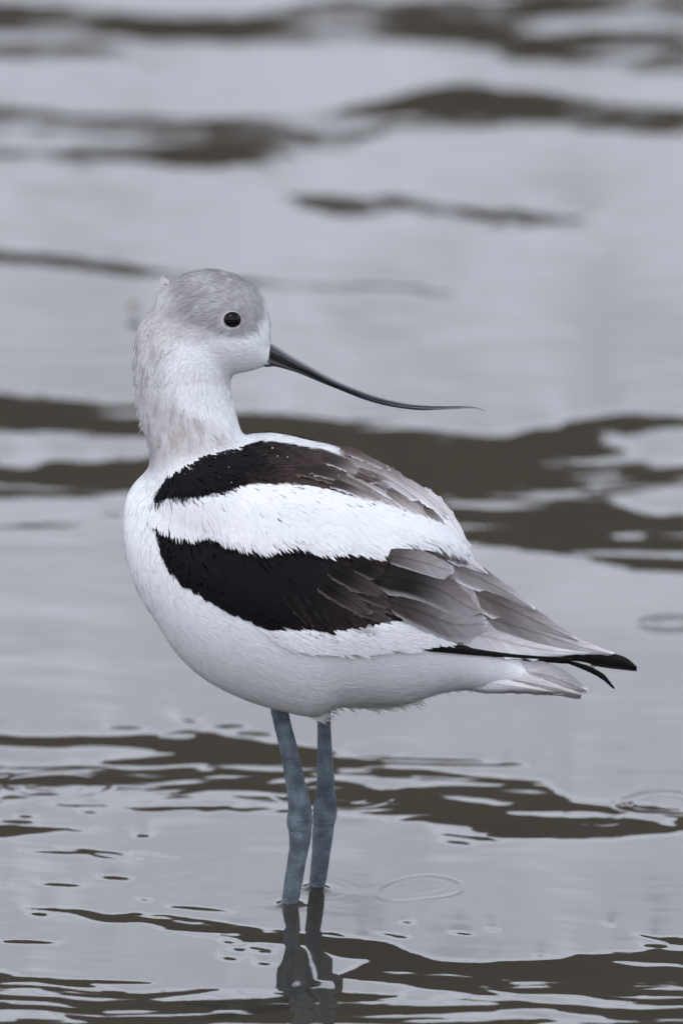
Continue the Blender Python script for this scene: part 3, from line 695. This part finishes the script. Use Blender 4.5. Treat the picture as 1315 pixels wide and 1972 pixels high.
def feather(name, up, lo, parent, off, cols, sd_=-1, camber=1.2e-3, fray=1.2, seed=0, ybase=None, nt_=84, ns=27, tb=.12):
    """up/lo: edge polylines base->tip in side view; cols: base_top, base_low, tip_top, tip_low, rim"""
    U = smp(up, nt_); Lo = smp(lo, nt_)
    t_ = np.linspace(0, 1, nt_)[:, None]; s_ = np.linspace(0, 1, ns)[None, :]
    # rounded tip
    X = U[:, 0:1]*(1-s_)+Lo[:, 0:1]*s_; Y = U[:, 1:2]*(1-s_)+Lo[:, 1:2]*s_
    tip = (U[-1]+Lo[-1])/2; tv = np.array([U[-1, 0]-U[-4, 0]+Lo[-1, 0]-Lo[-4, 0], U[-1, 1]-U[-4, 1]+Lo[-1, 1]-Lo[-4, 1]]); tv /= np.linalg.norm(tv)+1e-9
    w_ = np.linalg.norm(U[-1]-Lo[-1]); bul = .42*w_*(1-(2*s_-1)**2)*sstep(.8, 1, t_)
    X = X+tv[0]*bul; Y = Y+tv[1]*bul
    pin = (.18+.82*sstep(-.02, .2, t_)); X = (X-(U[:, 0:1]+Lo[:, 0:1])/2)*pin+(U[:, 0:1]+Lo[:, 0:1])/2; Y = (Y-(U[:, 1:2]+Lo[:, 1:2])/2)*pin+(U[:, 1:2]+Lo[:, 1:2])/2
    # frayed barbs
    fr = (.5*vnoise(t_*14+seed*7, 0*t_, seed)+1.1*np.clip(vnoise(t_*34+seed*7, 0*t_, seed+5)-.2, 0, 1))*fray*1.5*np.abs(2*s_-1)**8
    Y = Y+fr*np.sign(s_-.5)*1.0
    X = X+vnoise(s_*16+seed, t_*0, seed+3)*fray*3.0*sstep(.86, 1, t_)
    yb = depth(X, Y) if ybase is None else ybase*np.ones_like(X)
    if ybase is None: yb = yb+(off+.0012)*(1-sstep(.0, .22, t_))
    yb = yb-off-camber*(1-(2*s_-1)**2)-.3e-3*np.exp(-((s_-.45)/.03)**2)
    W3 = Pa(X, Y, yb)
    if sd_ == 1:
        W3[..., 2] -= 2*np.abs(W3[..., 1])*sp/cp+.0012; W3[..., 1] *= -1
    bt, bl, tt, tl, rim = [np.array(c_, float) for c_ in cols]
    a = (bt*(1-s_)[..., None]+bl*s_[..., None]); b_ = (tt*(1-s_)[..., None]+tl*s_[..., None])
    tg = sstep(tb, 1, t_)
    C = a*(1-tg)[..., None]+b_*tg[..., None]
    ed = np.clip(np.maximum(sstep(.82, 1.0, s_)*sstep(.05, .25, t_), sstep(.93, 1, t_)), 0, 1)[..., None]
    C = C*(1-ed*.88)+rim*ed*.88
    bq = t_*1.0-np.abs(s_-.45)*.42
    barb = (vnoise(bq*70, np.abs(s_-.45)*1.2+seed+(s_ > .45)*9, 90+seed)+.8*vnoise(bq*24, s_*1.5+seed, 33+seed))[..., None]
    C = C*(1+.13*barb); sh = np.exp(-((s_-.45)/.035)**2)[..., None]; C = C*(1-.3*sh)
    idx = np.arange(nt_*ns).reshape(nt_, ns)
    F = np.stack([idx[:-1, :-1], idx[:-1, 1:], idx[1:, 1:], idx[1:, :-1]], -1).reshape(-1, 4)
    if sd_ == 1: F = F[:, ::-1]
    UVc = np.stack([(s_*w_*.5+t_*0+np.abs(s_-.45)*6).ravel(), (t_*26+np.abs(s_-.45)*5+seed*3).ravel()], -1)
    return mesh_obj(name, W3.reshape(-1, 3), F, MFE, parent, np.clip(C.reshape(-1, 3), .003, .88), UVc)
K = (.012, .010, .011); DB = (.06, .046, .042); MB_ = (.14, .11, .105); G1 = (.30, .27, .275); G2 = (.48, .45, .465); PL = (.66, .64, .66); WH = (.80, .80, .83)
for sd_ in (-1, 1):
    W = wings[sd_]; q = dict(parent=W, sd_=sd_)
    BKK = ((.008,)*3, (.008,)*3, (.010,)*3, (.012, .010, .010), (.014,)*3)
    feather('primary_feather', [(960,1240),(1060,1246),(1120,1250),(1181,1259),(1206,1267),(1225,1283)], [(960,1262),(1040,1269),(1100,1273),(1136,1277),(1185,1284),(1225,1288)], off=.0018, cols=BKK, seed=1, fray=.3, camber=.0016, **q)
    feather('primary_feather', [(770,1228),(856,1238),(935,1250),(1000,1258),(1100,1266)], [(770,1250),(841,1256),(900,1261),(975,1267),(1100,1274)], off=.0030, cols=BKK, seed=2, fray=.3, **q)
    feather('secondary_feather', [(870,1190),(950,1200),(1020,1222),(1100,1243),(1139,1252)], [(860,1240),(920,1257),(960,1265),(1010,1270),(1052,1268),(1092,1262)], off=.0032, cols=(G1, PL, PL, WH, WH), seed=3, fray=2.2, **q)
    feather('tertial_feather', [(905,1165),(1000,1186),(1070,1210),(1120,1232),(1181,1257)], [(900,1198),(1010,1237),(1060,1250),(1110,1260),(1139,1261),(1174,1262)], off=.0036, cols=((.05,.04,.037), (.22,.2,.2), G2, PL, PL), seed=4, fray=1.0, **q)
    feather('tertial_feather', [(880,1105),(960,1133),(1027,1170),(1080,1208),(1112,1230)], [(895,1155),(940,1188),(985,1205),(1045,1223),(1108,1234)], off=.0040, cols=((.040,.030,.028), (.16,.13,.125), G1, G2, PL), seed=5, fray=.9, **q)
    feather('tertial_feather', [(850,1075),(922,1089),(957,1113),(996,1141),(1029,1168)], [(850,1100),(900,1132),(964,1150),(1000,1167),(1026,1178)], off=.0044, cols=((.05,.04,.038), (.26,.23,.235), (.36,.33,.34), G2, PL), seed=6, fray=.8, **q)
    feather('tertial_feather', [(850,1056),(895,1066),(922,1086),(938,1102)], [(845,1072),(885,1092),(915,1103),(936,1107)], off=.0046, cols=(PL, G2, G2, G2, PL), seed=7, fray=.6, **q)
    feather('covert_feather', [(720,1140),(800,1146),(860,1168),(912,1178),(932,1190)], [(730,1160),(773,1192),(819,1216),(864,1236),(900,1236),(926,1218)], off=.0044, cols=((.012,.010,.010), (.075,.06,.058), (.30,.27,.275), (.34,.31,.32), G2), tb=.25, seed=8, fray=1.6, **q)
    feather('covert_feather', [(715,1078),(780,1088),(850,1104),(885,1128),(912,1158),(926,1172)], [(700,1135),(780,1150),(830,1168),(870,1186),(900,1192),(924,1184)], off=.0050, cols=((.010,.008,.008), (.018,.014,.013), (.20,.165,.165), (.36,.33,.34), (.34,.31,.32)), tb=.34, seed=9, fray=2.2, **q)
    feather('covert_feather', [(725,1062),(764,1056),(800,1059),(843,1070),(868,1090)], [(730,1078),(780,1096),(822,1111),(848,1118),(868,1108)], off=.0054, cols=((.045,.035,.033), (.08,.065,.063), (.25,.22,.225), (.40,.37,.38), G2), tb=.1, seed=10, fray=1.2, **q)
    # dark inner coverts above the pale fringe
    for i, (x0, y0, x1, y1) in enumerate([(540,1128,602,1207),(585,1124,640,1214),(620,1128,678,1205),(655,1132,716,1200),(690,1136,756,1192)]):
        dx, dy = (x1-x0), (y1-y0); n_ = np.hypot(dx, dy); nx_, ny_ = dy/n_*10, -dx/n_*10
        feather('covert_feather', [(x0+nx_, y0+ny_), (x0+dx*.5+nx_*1.2, y0+dy*.5+ny_*1.2), (x0+dx*.85+nx_*.6, y0+dy*.85+ny_*.6), (x1+1, y1-1)],
                [(x0-nx_, y0-ny_), (x0+dx*.5-nx_*1.2, y0+dy*.5-ny_*1.2), (x0+dx*.85-nx_*.7, y0+dy*.85-ny_*.7), (x1-3, y1)], off=.0022-.0001*i, camber=.0002, cols=((.005,)*3, (.006,)*3, (.026,.020,.019), (.010,.008,.008), (.05,.04,.038)), seed=20+i, fray=2.5, **q)
    for i, (x0, y0, x1, y1, hw_) in enumerate([(620,1085,740,1150,17),(600,1110,712,1182,17),(660,1075,790,1128,17),(650,1110,775,1172,18),(700,1100,815,1150,17),(640,1140,748,1196,15),(690,1132,800,1190,16)]):
        dx, dy = (x1-x0), (y1-y0); n_ = np.hypot(dx, dy); nx_, ny_ = dy/n_*hw_, -dx/n_*hw_
        feather('covert_feather', [(x0+nx_, y0+ny_), (x0+dx*.45+nx_*1.1, y0+dy*.45+ny_*1.1), (x0+dx*.8+nx_*.8, y0+dy*.8+ny_*.8), (x1+2, y1-4)],
                [(x0-nx_, y0-ny_), (x0+dx*.45-nx_*1.1, y0+dy*.45-ny_*1.1), (x0+dx*.8-nx_*.8, y0+dy*.8-ny_*.8), (x1-3, y1+2)], off=.0027+.0003*(i in (2, 4))-.0001*i, camber=.0005, tb=.3,
                cols=((.006,.005,.005), (.009,.007,.007), (.060,.048,.046), (.085,.068,.066), (.13,.11,.11)), seed=110+i, fray=2.4, **q)
    # long scapulars on the back
    B1, B2, B3 = (.060,.042,.037), (.13,.10,.09), (.27,.23,.22)
    SCF = [([(655,850),(690,866),(722,884),(748,900)], [(655,872),(690,884),(722,898),(748,908)], (B1, B2, B2, G1, G2)),
           ([(705,876),(755,902),(819,944),(868,992)], [(705,896),(750,922),(800,958),(858,1000)], (B2, G1, G2, PL, WH)),
           ([(800,926),(845,956),(878,998),(904,1050)], [(800,944),(832,975),(862,1012),(892,1054)], (G2, PL, PL, WH, WH)),
           ([(650,868),(703,888),(760,920),(806,955)], [(650,892),(700,906),(750,938),(796,964)], (B2, G1, G1, G2, PL)),
           ([(600,864),(640,874),(690,896),(728,924)], [(606,890),(640,898),(680,914),(718,932)], ((.03,.022,.02), (.035,.026,.024), B3, G2, G2)),
           ([(730,918),(775,944),(806,970),(832,1004)], [(724,936),(756,966),(792,990),(824,1010)], (B1, B2, B3, PL, PL)),
           ([(812,966),(845,988),(872,1016),(888,1042)], [(804,978),(836,1006),(860,1028),(880,1044)], ((.07,.058,.045), B2, PL, PL, WH)),
           ([(640,888),(690,904),(742,930),(778,960)], [(640,912),(685,928),(735,952),(768,968)], (B1, G1, B2, G2, PL)),
           ([(574,884),(640,896),(684,916),(722,944)], [(574,910),(635,924),(675,938),(712,950)], ((.022,.016,.015), (.035,.026,.024), B2, B3, G1)),
           ([(620,912),(665,920),(704,938),(736,962)], [(620,938),(660,946),(695,960),(728,968)], ((.03,.022,.02), (.04,.03,.027), B2, G2, PL)),
           ([(680,926),(725,944),(760,968),(790,994)], [(676,944),(712,964),(748,984),(782,1000)], (B1, B3, G2, PL, WH)),
           ([(550,884),(600,892),(645,908),(676,930)], [(550,912),(595,920),(635,932),(668,940)], ((.022,.016,.015), (.03,.022,.02), B1, B1, B2))]
    for i, (u_, l_, c_) in enumerate(SCF):
        feather('scapular_feather', u_, l_, off=.0030+.00025*(len(SCF)-i)*.5, cols=c_, tb=(.3 if u_[0][0] < 645 else .12), seed=40+i, fray=2.0, camber=.0005, **q)
# the far wing's tip showing under the near one
feather('primary_feather', [(1085,1270),(1107,1275),(1140,1286),(1164,1300),(1183,1324)], [(1080,1278),(1097,1280),(1125,1291),(1155,1306),(1181,1327)], wings[1], 0, BKK, ybase=.003, seed=70, fray=.2, camber=.0004)
feather('primary_feather', [(1080,1268),(1110,1272),(1135,1279),(1146,1286)], [(1080,1274),(1105,1279),(1130,1285),(1145,1287)], wings[1], 0, (PL, PL, PL, PL, PL), ybase=.004, seed=71, fray=.2, camber=.0003)
# ---- tail
tail = bpy.data.objects.new('tail', None); COL.objects.link(tail); tail.parent = root; tail.empty_display_size = .02
TF = [([(900,1262),(1000,1272),(1060,1278),(1100,1302),(1132,1327)], [(880,1285),(960,1305),(1030,1326),(1090,1333),(1128,1331)], -.0030, (PL, PL, (.22,.21,.22), G2, PL)),
      ([(880,1272),(960,1285),(1040,1306),(1118,1336)], [(860,1300),(950,1325),(1030,1333),(1075,1336),(1114,1342)], -.0052, (PL, PL, G2, (.28,.25,.24), G1)),
      ([(860,1282),(940,1300),(1010,1318),(1066,1332)], [(850,1315),(930,1330),(990,1331),(1060,1334)], -.0075, (WH, WH, G2, G2, G1))]
for i, (u_, l_, yb, c_) in enumerate(TF):
    feather('tail_feather', u_, l_, tail, 0, c_, ybase=yb-.004*0, seed=50+i, fray=1.2)
    feather('tail_feather', u_, l_, tail, 0, c_, ybase=yb, seed=50+i, fray=1.2, sd_=1)

# ---- loose wisps at belly, vent, crest

# ---- bill
def tube_from_edges(name, up, lo, depthf, mat, parent, n=60, m=20, y0=0.0, colf=None, cap=True, yf=None):
    U = smp(up, n); L_ = smp(lo, n); V = []; C = []
    for i in range(n):
        t_ = i/(n-1); a = P(U[i, 0], U[i, 1], (y0 if yf is None else yf(t_))); b = P(L_[i, 0], L_[i, 1], (y0 if yf is None else yf(t_)))
        c = (a+b)/2; h = (a-b)/2; d = depthf(t_)
        for k in range(m):
            q = 2*math.pi*k/m; V.append(tuple(c+h*math.cos(q)+Vector((0, d*math.sin(q), 0))))
            if colf: C.append(colf(t_, math.cos(q), i, k))
    F = [(i*m+k, i*m+(k+1) % m, (i+1)*m+(k+1) % m, (i+1)*m+k) for i in range(n-1) for k in range(m)]
    F += [tuple(range(m))[::-1], tuple((n-1)*m+k for k in range(m))]
    return mesh_obj(name, V, F, mat, parent, np.array(C) if colf else None, None)
MB2, t, b = col_mat('horn', .38, .5)
no = node(t, 'ShaderNodeTexNoise'); no.inputs['Scale'].default_value = 900; bu = node(t, 'ShaderNodeBump'); bu.inputs['Strength'].default_value = .15; bu.inputs['Distance'].default_value = .0003
tc = node(t, 'ShaderNodeTexCoord'); t.links.new(tc.outputs['Object'], no.inputs['Vector']); t.links.new(no.outputs[0], bu.inputs['Height']); t.links.new(bu.outputs[0], b.inputs['Normal'])
bill = bpy.data.objects.new('bill', None); COL.objects.link(bill); bill.parent = root; bill.empty_display_size = .01
bu_ = [(502,660),(520,661),(559,685),(598,707),(638,729),(677,746),(717,761),(757,772),(796,779),(836,781.5),(887,782),(911,783.5),(934,790.5)]
bm_ = [(505,679),(518,682),(555,699),(594,716),(634,736),(673,752),(713,767),(755,777.5),(796,783.5),(836,785),(887,784.5),(911,784.8),(934,791)]
bl_ = [(500,704),(515,706),(531,705),(571,716),(610,732),(650,748),(689,764),(729,777),(768,785),(808,789.5),(840,788.5),(887,786.5),(911,785.6)]
bcol = lambda t_, c_, i, k: ((.035-.02*min(1, t_*4), .031-.017*min(1, t_*4), .034-.018*min(1, t_*4)) if abs(c_) < .8 else (.05, .055, .06) if t_ < .7 else (.02, .02, .022))
tube_from_edges('upper_mandible', bu_, bm_, lambda t_: .0038*(1-t_)**1.1+.00035, MB2, bill, colf=bcol)
tube_from_edges('lower_mandible', [(a_[0], a_[1]+1.2) for a_ in bm_[:-1]], bl_, lambda t_: .0034*(1-t_)**1.1+.0003, MB2, bill, colf=bcol)
def ellipsoid(name, c, rad, mat, parent, rot=None, seg=32, col=None):
    bm = bmesh.new(); bmesh.ops.create_uvsphere(bm, u_segments=seg, v_segments=seg//2, radius=1)
    Mx = Matrix.Translation(c) @ (rot if rot else Matrix.Identity(4)) @ Matrix.Diagonal((*rad, 1))
    bmesh.ops.transform(bm, matrix=Mx, verts=bm.verts); me = bpy.data.meshes.new(name); bm.to_mesh(me); bm.free()
    me.polygons.foreach_set('use_smooth', [True]*len(me.polygons)); me.materials.append(mat)
    o = bpy.data.objects.new(name, me); COL.objects.link(o); o.parent = parent; return o
MDK, t, b = new_mat('nostril_dark'); b.inputs['Base Color'].default_value = (.004, .004, .004, 1); b.inputs['Roughness'].default_value = .8
for s_ in (-1, 1):
    ellipsoid('nostril', P(544, 684.5, 0)+Vector((0, s_*.00345, 0)), (.0026, .0005, .00032), MDK, bill, Matrix.Rotation(R(34), 4, 'Y'))

# ---- eyes
MEY, t, b = new_mat('eye_gloss'); b.inputs['Base Color'].default_value = (.004, .004, .005, 1); b.inputs['Roughness'].default_value = .04; b.inputs['Specular IOR Level'].default_value = .16
MRG, t, b = new_mat('eyelid_skin'); b.inputs['Base Color'].default_value = (.50, .48, .50, 1); b.inputs['Roughness'].default_value = .8
d = (P(445.5, 619, 0)-CAM).normalized(); hit = BVH.ray_cast(CAM, d)[0]
for s_ in (-1, 1):
    c = Vector((hit.x, hit.y+.0021, hit.z+.0004)); c.y *= (1 if s_ == -1 else -1)
    e = ellipsoid('eye', c, (.0043, .0036, .00375), MEY, root)
    V = []; F = []; n = 40; m = 8
    for i in range(n):
        q = 2*math.pi*i/n; cc_ = Vector((math.cos(q)*.00415, 0, math.sin(q)*.0036))
        # follow the skin
        pz = c+cc_; base = BVH.find_nearest(pz)[0]
        for k in range(m):
            w_ = 2*math.pi*k/m; r_ = .0002
            V.append(tuple(Vector((pz.x, base.y, pz.z))+Vector((math.cos(q)*math.cos(w_), math.sin(w_)*s_*1.0, math.sin(q)*math.cos(w_)))*r_))
    for i in range(n):
        for k in range(m): F.append((i*m+k, ((i+1) % n)*m+k, ((i+1) % n)*m+(k+1) % m, i*m+(k+1) % m))
    mesh_obj('eyelid', V, F, MRG, e)

# ---- legs
ML, t, b = new_mat('leg_skin'); b.inputs['Roughness'].default_value = .55
tc = node(t, 'ShaderNodeTexCoord'); vo = node(t, 'ShaderNodeTexVoronoi'); vo.inputs['Scale'].default_value = 1000; vo.feature = 'DISTANCE_TO_EDGE'
mp = node(t, 'ShaderNodeMapping'); mp.inputs['Scale'].default_value = (1, 1, 1.5)
no = node(t, 'ShaderNodeTexNoise'); no.inputs['Scale'].default_value = 160; no.inputs['Detail'].default_value = 5
cr = node(t, 'ShaderNodeValToRGB'); cr.color_ramp.elements[0].position = .36; cr.color_ramp.elements[1].position = .66
cr.color_ramp.elements[0].color = (.060, .080, .098, 1); cr.color_ramp.elements[1].color = (.150, .192, .224, 1)
mul = node(t, 'ShaderNodeMix', data_type='RGBA', blend_type='MULTIPLY'); mul.inputs[0].default_value = .7
cr2 = node(t, 'ShaderNodeValToRGB'); cr2.color_ramp.elements[0].color = (.5, .52, .56, 1); cr2.color_ramp.elements[1].color = (1.1, 1.1, 1.1, 1); cr2.color_ramp.elements[1].position = .18
bu = node(t, 'ShaderNodeBump'); bu.inputs['Strength'].default_value = .9; bu.inputs['Distance'].default_value = .001
t.links.new(tc.outputs['Object'], mp.inputs[0]); t.links.new(mp.outputs[0], vo.inputs['Vector']); t.links.new(tc.outputs['Object'], no.inputs['Vector'])
t.links.new(no.outputs[0], cr.inputs[0]); t.links.new(vo.outputs['Distance'], cr2.inputs[0])
t.links.new(cr.outputs[0], mul.inputs[6]); t.links.new(cr2.outputs[0], mul.inputs[7]); t.links.new(mul.outputs[2], b.inputs['Base Color'])
t.links.new(vo.outputs['Distance'], bu.inputs['Height']); t.links.new(bu.outputs[0], b.inputs['Normal'])
def water_y(px, py):
    v = -(py-PH/2)/FPX; dz = -sp+v*cp; tt = -CAM.z/dz; return CAM.y+(cp+v*sp)*tt
YN, YF = water_y(558, 1743), water_y(609, 1711)
def build_leg(rows, ytop, ybot, pyw, jy):
    rows = np.array(rows, float); n = 260; V = []; m = 36
    zb = -.042
    for i in range(n):
        py_ = rows[0, 0]+(rows[-1, 0]-rows[0, 0])*i/(n-1)
        l = np.interp(py_, rows[:, 0], rows[:, 1]); r = np.interp(py_, rows[:, 0], rows[:, 2])
        y = ytop+(ybot-ytop)*min(1, (py_-rows[0, 0])/(pyw-rows[0, 0]))
        c = P((l+r)/2, py_, y); hw = (r-l)/2*S
        je = math.exp(-((py_-jy)/30)**2); hw *= 1+je*.022*math.sin(py_*.62)-.05*math.exp(-((py_-jy-24)/5)**2)
        for k in range(m):
            q = 2*math.pi*k/m; cx = math.cos(q); sy = math.sin(q)
            rg = 1+(.10*(1-je))*math.exp(-((q-math.pi*1.40)/.28)**2)-(.09*(1-je))*math.exp(-((q-math.pi*1.62)/.2)**2)+.22*math.exp(-((py_-jy-4)/13)**2)*math.exp(-((q-math.pi*1.36)/.55)**2)
            V.append(tuple(c+Vector((hw*cx, hw*.92*sy*rg, 0))))
    V = np.array(V).reshape(n, m, 3)
    for _ in range(1): V[1:-1] = (V[:-2]+2*V[1:-1]+V[2:])/4
    V = V.reshape(-1, 3)
    F = [(i*m+k, i*m+(k+1) % m, (i+1)*m+(k+1) % m, (i+1)*m+k) for i in range(n-1) for k in range(m)]
    F += [tuple(range(m))[::-1], tuple((n-1)*m+k for k in range(m))]
    F = [f[::-1] for f in F]
    leg = mesh_obj('leg', V, F, ML, root)
    # foot: three webbed toes forward (towards the breast) and a short spur
    a = V[-m:].mean(0); Vt = []; Ft = []
    tips = [(-.036, -.018), (-.044, .0), (-.034, .019)]
    for (tx, ty) in tips:
        k0 = len(Vt); nn_ = 14
        for i in range(nn_):
            s_ = i/(nn_-1); rr = .0026*(1-.55*s_)*(1+.12*math.cos(s_*18)); zz = a[2]*(1-min(1, s_*5))+(-.0435)*min(1, s_*5)
            c = Vector((a[0]+tx*s_, a[1]+ty*s_, zz)); dirn = Vector((tx, ty, 0)).normalized(); sd2 = Vector((-dirn.y, dirn.x, 0))
            if i == nn_-1: rr = .0004
            for k in range(10):
                q = 2*math.pi*k/10; Vt.append(tuple(c+sd2*rr*math.cos(q)+Vector((0, 0, 1))*rr*math.sin(q)))
        Ft += [(k0+i*10+k, k0+i*10+(k+1) % 10, k0+(i+1)*10+(k+1) % 10, k0+(i+1)*10+k) for i in range(nn_-1) for k in range(10)]
        Ft += [tuple(k0+k for k in range(10)), tuple(k0+(nn_-1)*10+k for k in range(10))[::-1]]
    for j in range(2):
        k0 = len(Vt)
        for z_ in (.0005, -.0005):
            Vt.append((a[0], a[1], -.0435+z_))
            for s_, b_ in ((.8, 0), (.62, .5), (.8, 1)):
                tx = tips[j][0]*(1-b_)+tips[j+1][0]*b_; ty = tips[j][1]*(1-b_)+tips[j+1][1]*b_
                Vt.append((a[0]+tx*s_, a[1]+ty*s_, -.0435+z_))
        Ft += [(k0, k0+1, k0+2, k0+3), (k0+7, k0+6, k0+5, k0+4)]+[(k0+i, k0+4+i, k0+4+(i+1) % 4, k0+(i+1) % 4) for i in range(4)]
    mesh_obj('foot', Vt, Ft, ML, leg)
def zpy(y, z): return float(proj(0, y, z)[1])
NLEG = [(1325,518,550),(1370,521,555),(1400,528,562),(1436,537,572),(1468,543.5,579),(1500,548,586),(1520,551.5,591.5),(1540,554,597),(1558,554.8,600.5),(1572,552.8,601.5),(1580,551.5,601.5),(1592,552.5,601),(1600,554.5,600.5),(1610,556.5,599.5),(1629,557,596.5),(1661,553,589),(1693,548,584),(1725,543.5,578),(1743,541.5,573.5),(1790,537,570),(zpy(YN, -.041),533,566)]
FLEG = [(1325,610,637),(1388,611,636.5),(1436,611,639),(1468,610.5,641.5),(1500,610,644),(1520,609.5,645),(1538,606.5,647.5),(1552,603,649),(1571,602,649),(1584,601.5,646),(1600,601,642.5),(1620,601,640),(1645,600,636),(1693,596,629),(1712,594,624.5),(1760,590,622),(zpy(YF, -.041),585,617)]
build_leg(NLEG, YN*.25, YN, 1743, 1576)
build_leg(FLEG, YF*.8, YF, 1712, 1566)

# ---- rain drops on the back
MW, t, b = new_mat('clear_drop'); b.inputs['Roughness'].default_value = .02; b.inputs['Transmission Weight'].default_value = .85; b.inputs['IOR'].default_value = 1.33; b.inputs['Base Color'].default_value = (.95, .97, 1, 1)
DR = [(473,857,2.4),(470,861,1.8),(443,869,2),(478,853,1.7),(492,850,2),(512,847,2.2),(524,846,1.6),(535,848,1.5),(524,872,1.8),(533,887,1.3),(552,889,1.5),(436,905,1.4),(441,934,1.6),(595,921,2),(599,919,1.6),(560,905,1.2),(420,925,1.1),(372,872,1),(412,888,1.2),(648,924,1.6),(719,957,1.6),(772,960,1.6),(679,872,1.5),(830,955,1.5)]
for (x, y, r_) in DR:
    d = (P(x, y, 0)-CAM).normalized(); h = BVH.ray_cast(CAM, d)
    if h[0] is None: continue
    c = h[0]+h[1]*.0027; r2 = r_*S*.95
    o = ellipsoid('water_droplet', c, (r2, r2, r2*.85), MW, root, seg=14)

# ---- floating leaf, out of focus behind the nape
def floating_leaf(px_, py_):
    v = -(py_-PH/2)/FPX; u = (px_-PW/2)/FPX; dz = -sp+v*cp; tt = -(CAM.z-.002)/dz
    c = Vector((u*tt, CAM.y+(cp+v*sp)*tt, .002)); V = []; F = []
    n = 12
    for z_ in (0, -.0006):
        for i in range(n+1):
            s_ = i/n; w_ = .0045*math.sin(math.pi*s_**.8)*1.2
            for k in (-1, 0, 1): V.append((c.x+(s_-.5)*.006, c.y+k*w_*1.2, c.z+.0012*abs(k)+z_+.001*s_))
    m = (n+1)*3
    for i in range(n):
        for k in range(2):
            a = i*3+k; F.append((a, a+3, a+4, a+1)); F.append((m+a+1, m+a+4, m+a+3, m+a))
        F.append((i*3, m+i*3, m+i*3+3, i*3+3)); F.append((i*3+2, i*3+5, m+i*3+5, m+i*3+2))
    M, t, b = new_mat('dry_leaf'); b.inputs['Base Color'].default_value = (.20, .15, .09, 1); b.inputs['Roughness'].default_value = .8
    o = mesh_obj('floating_leaf', V, F, M)
    tag(o, label='tiny tan leaf floating on the water behind the bird\'s nape', category='leaf')
floating_leaf(257, 594)
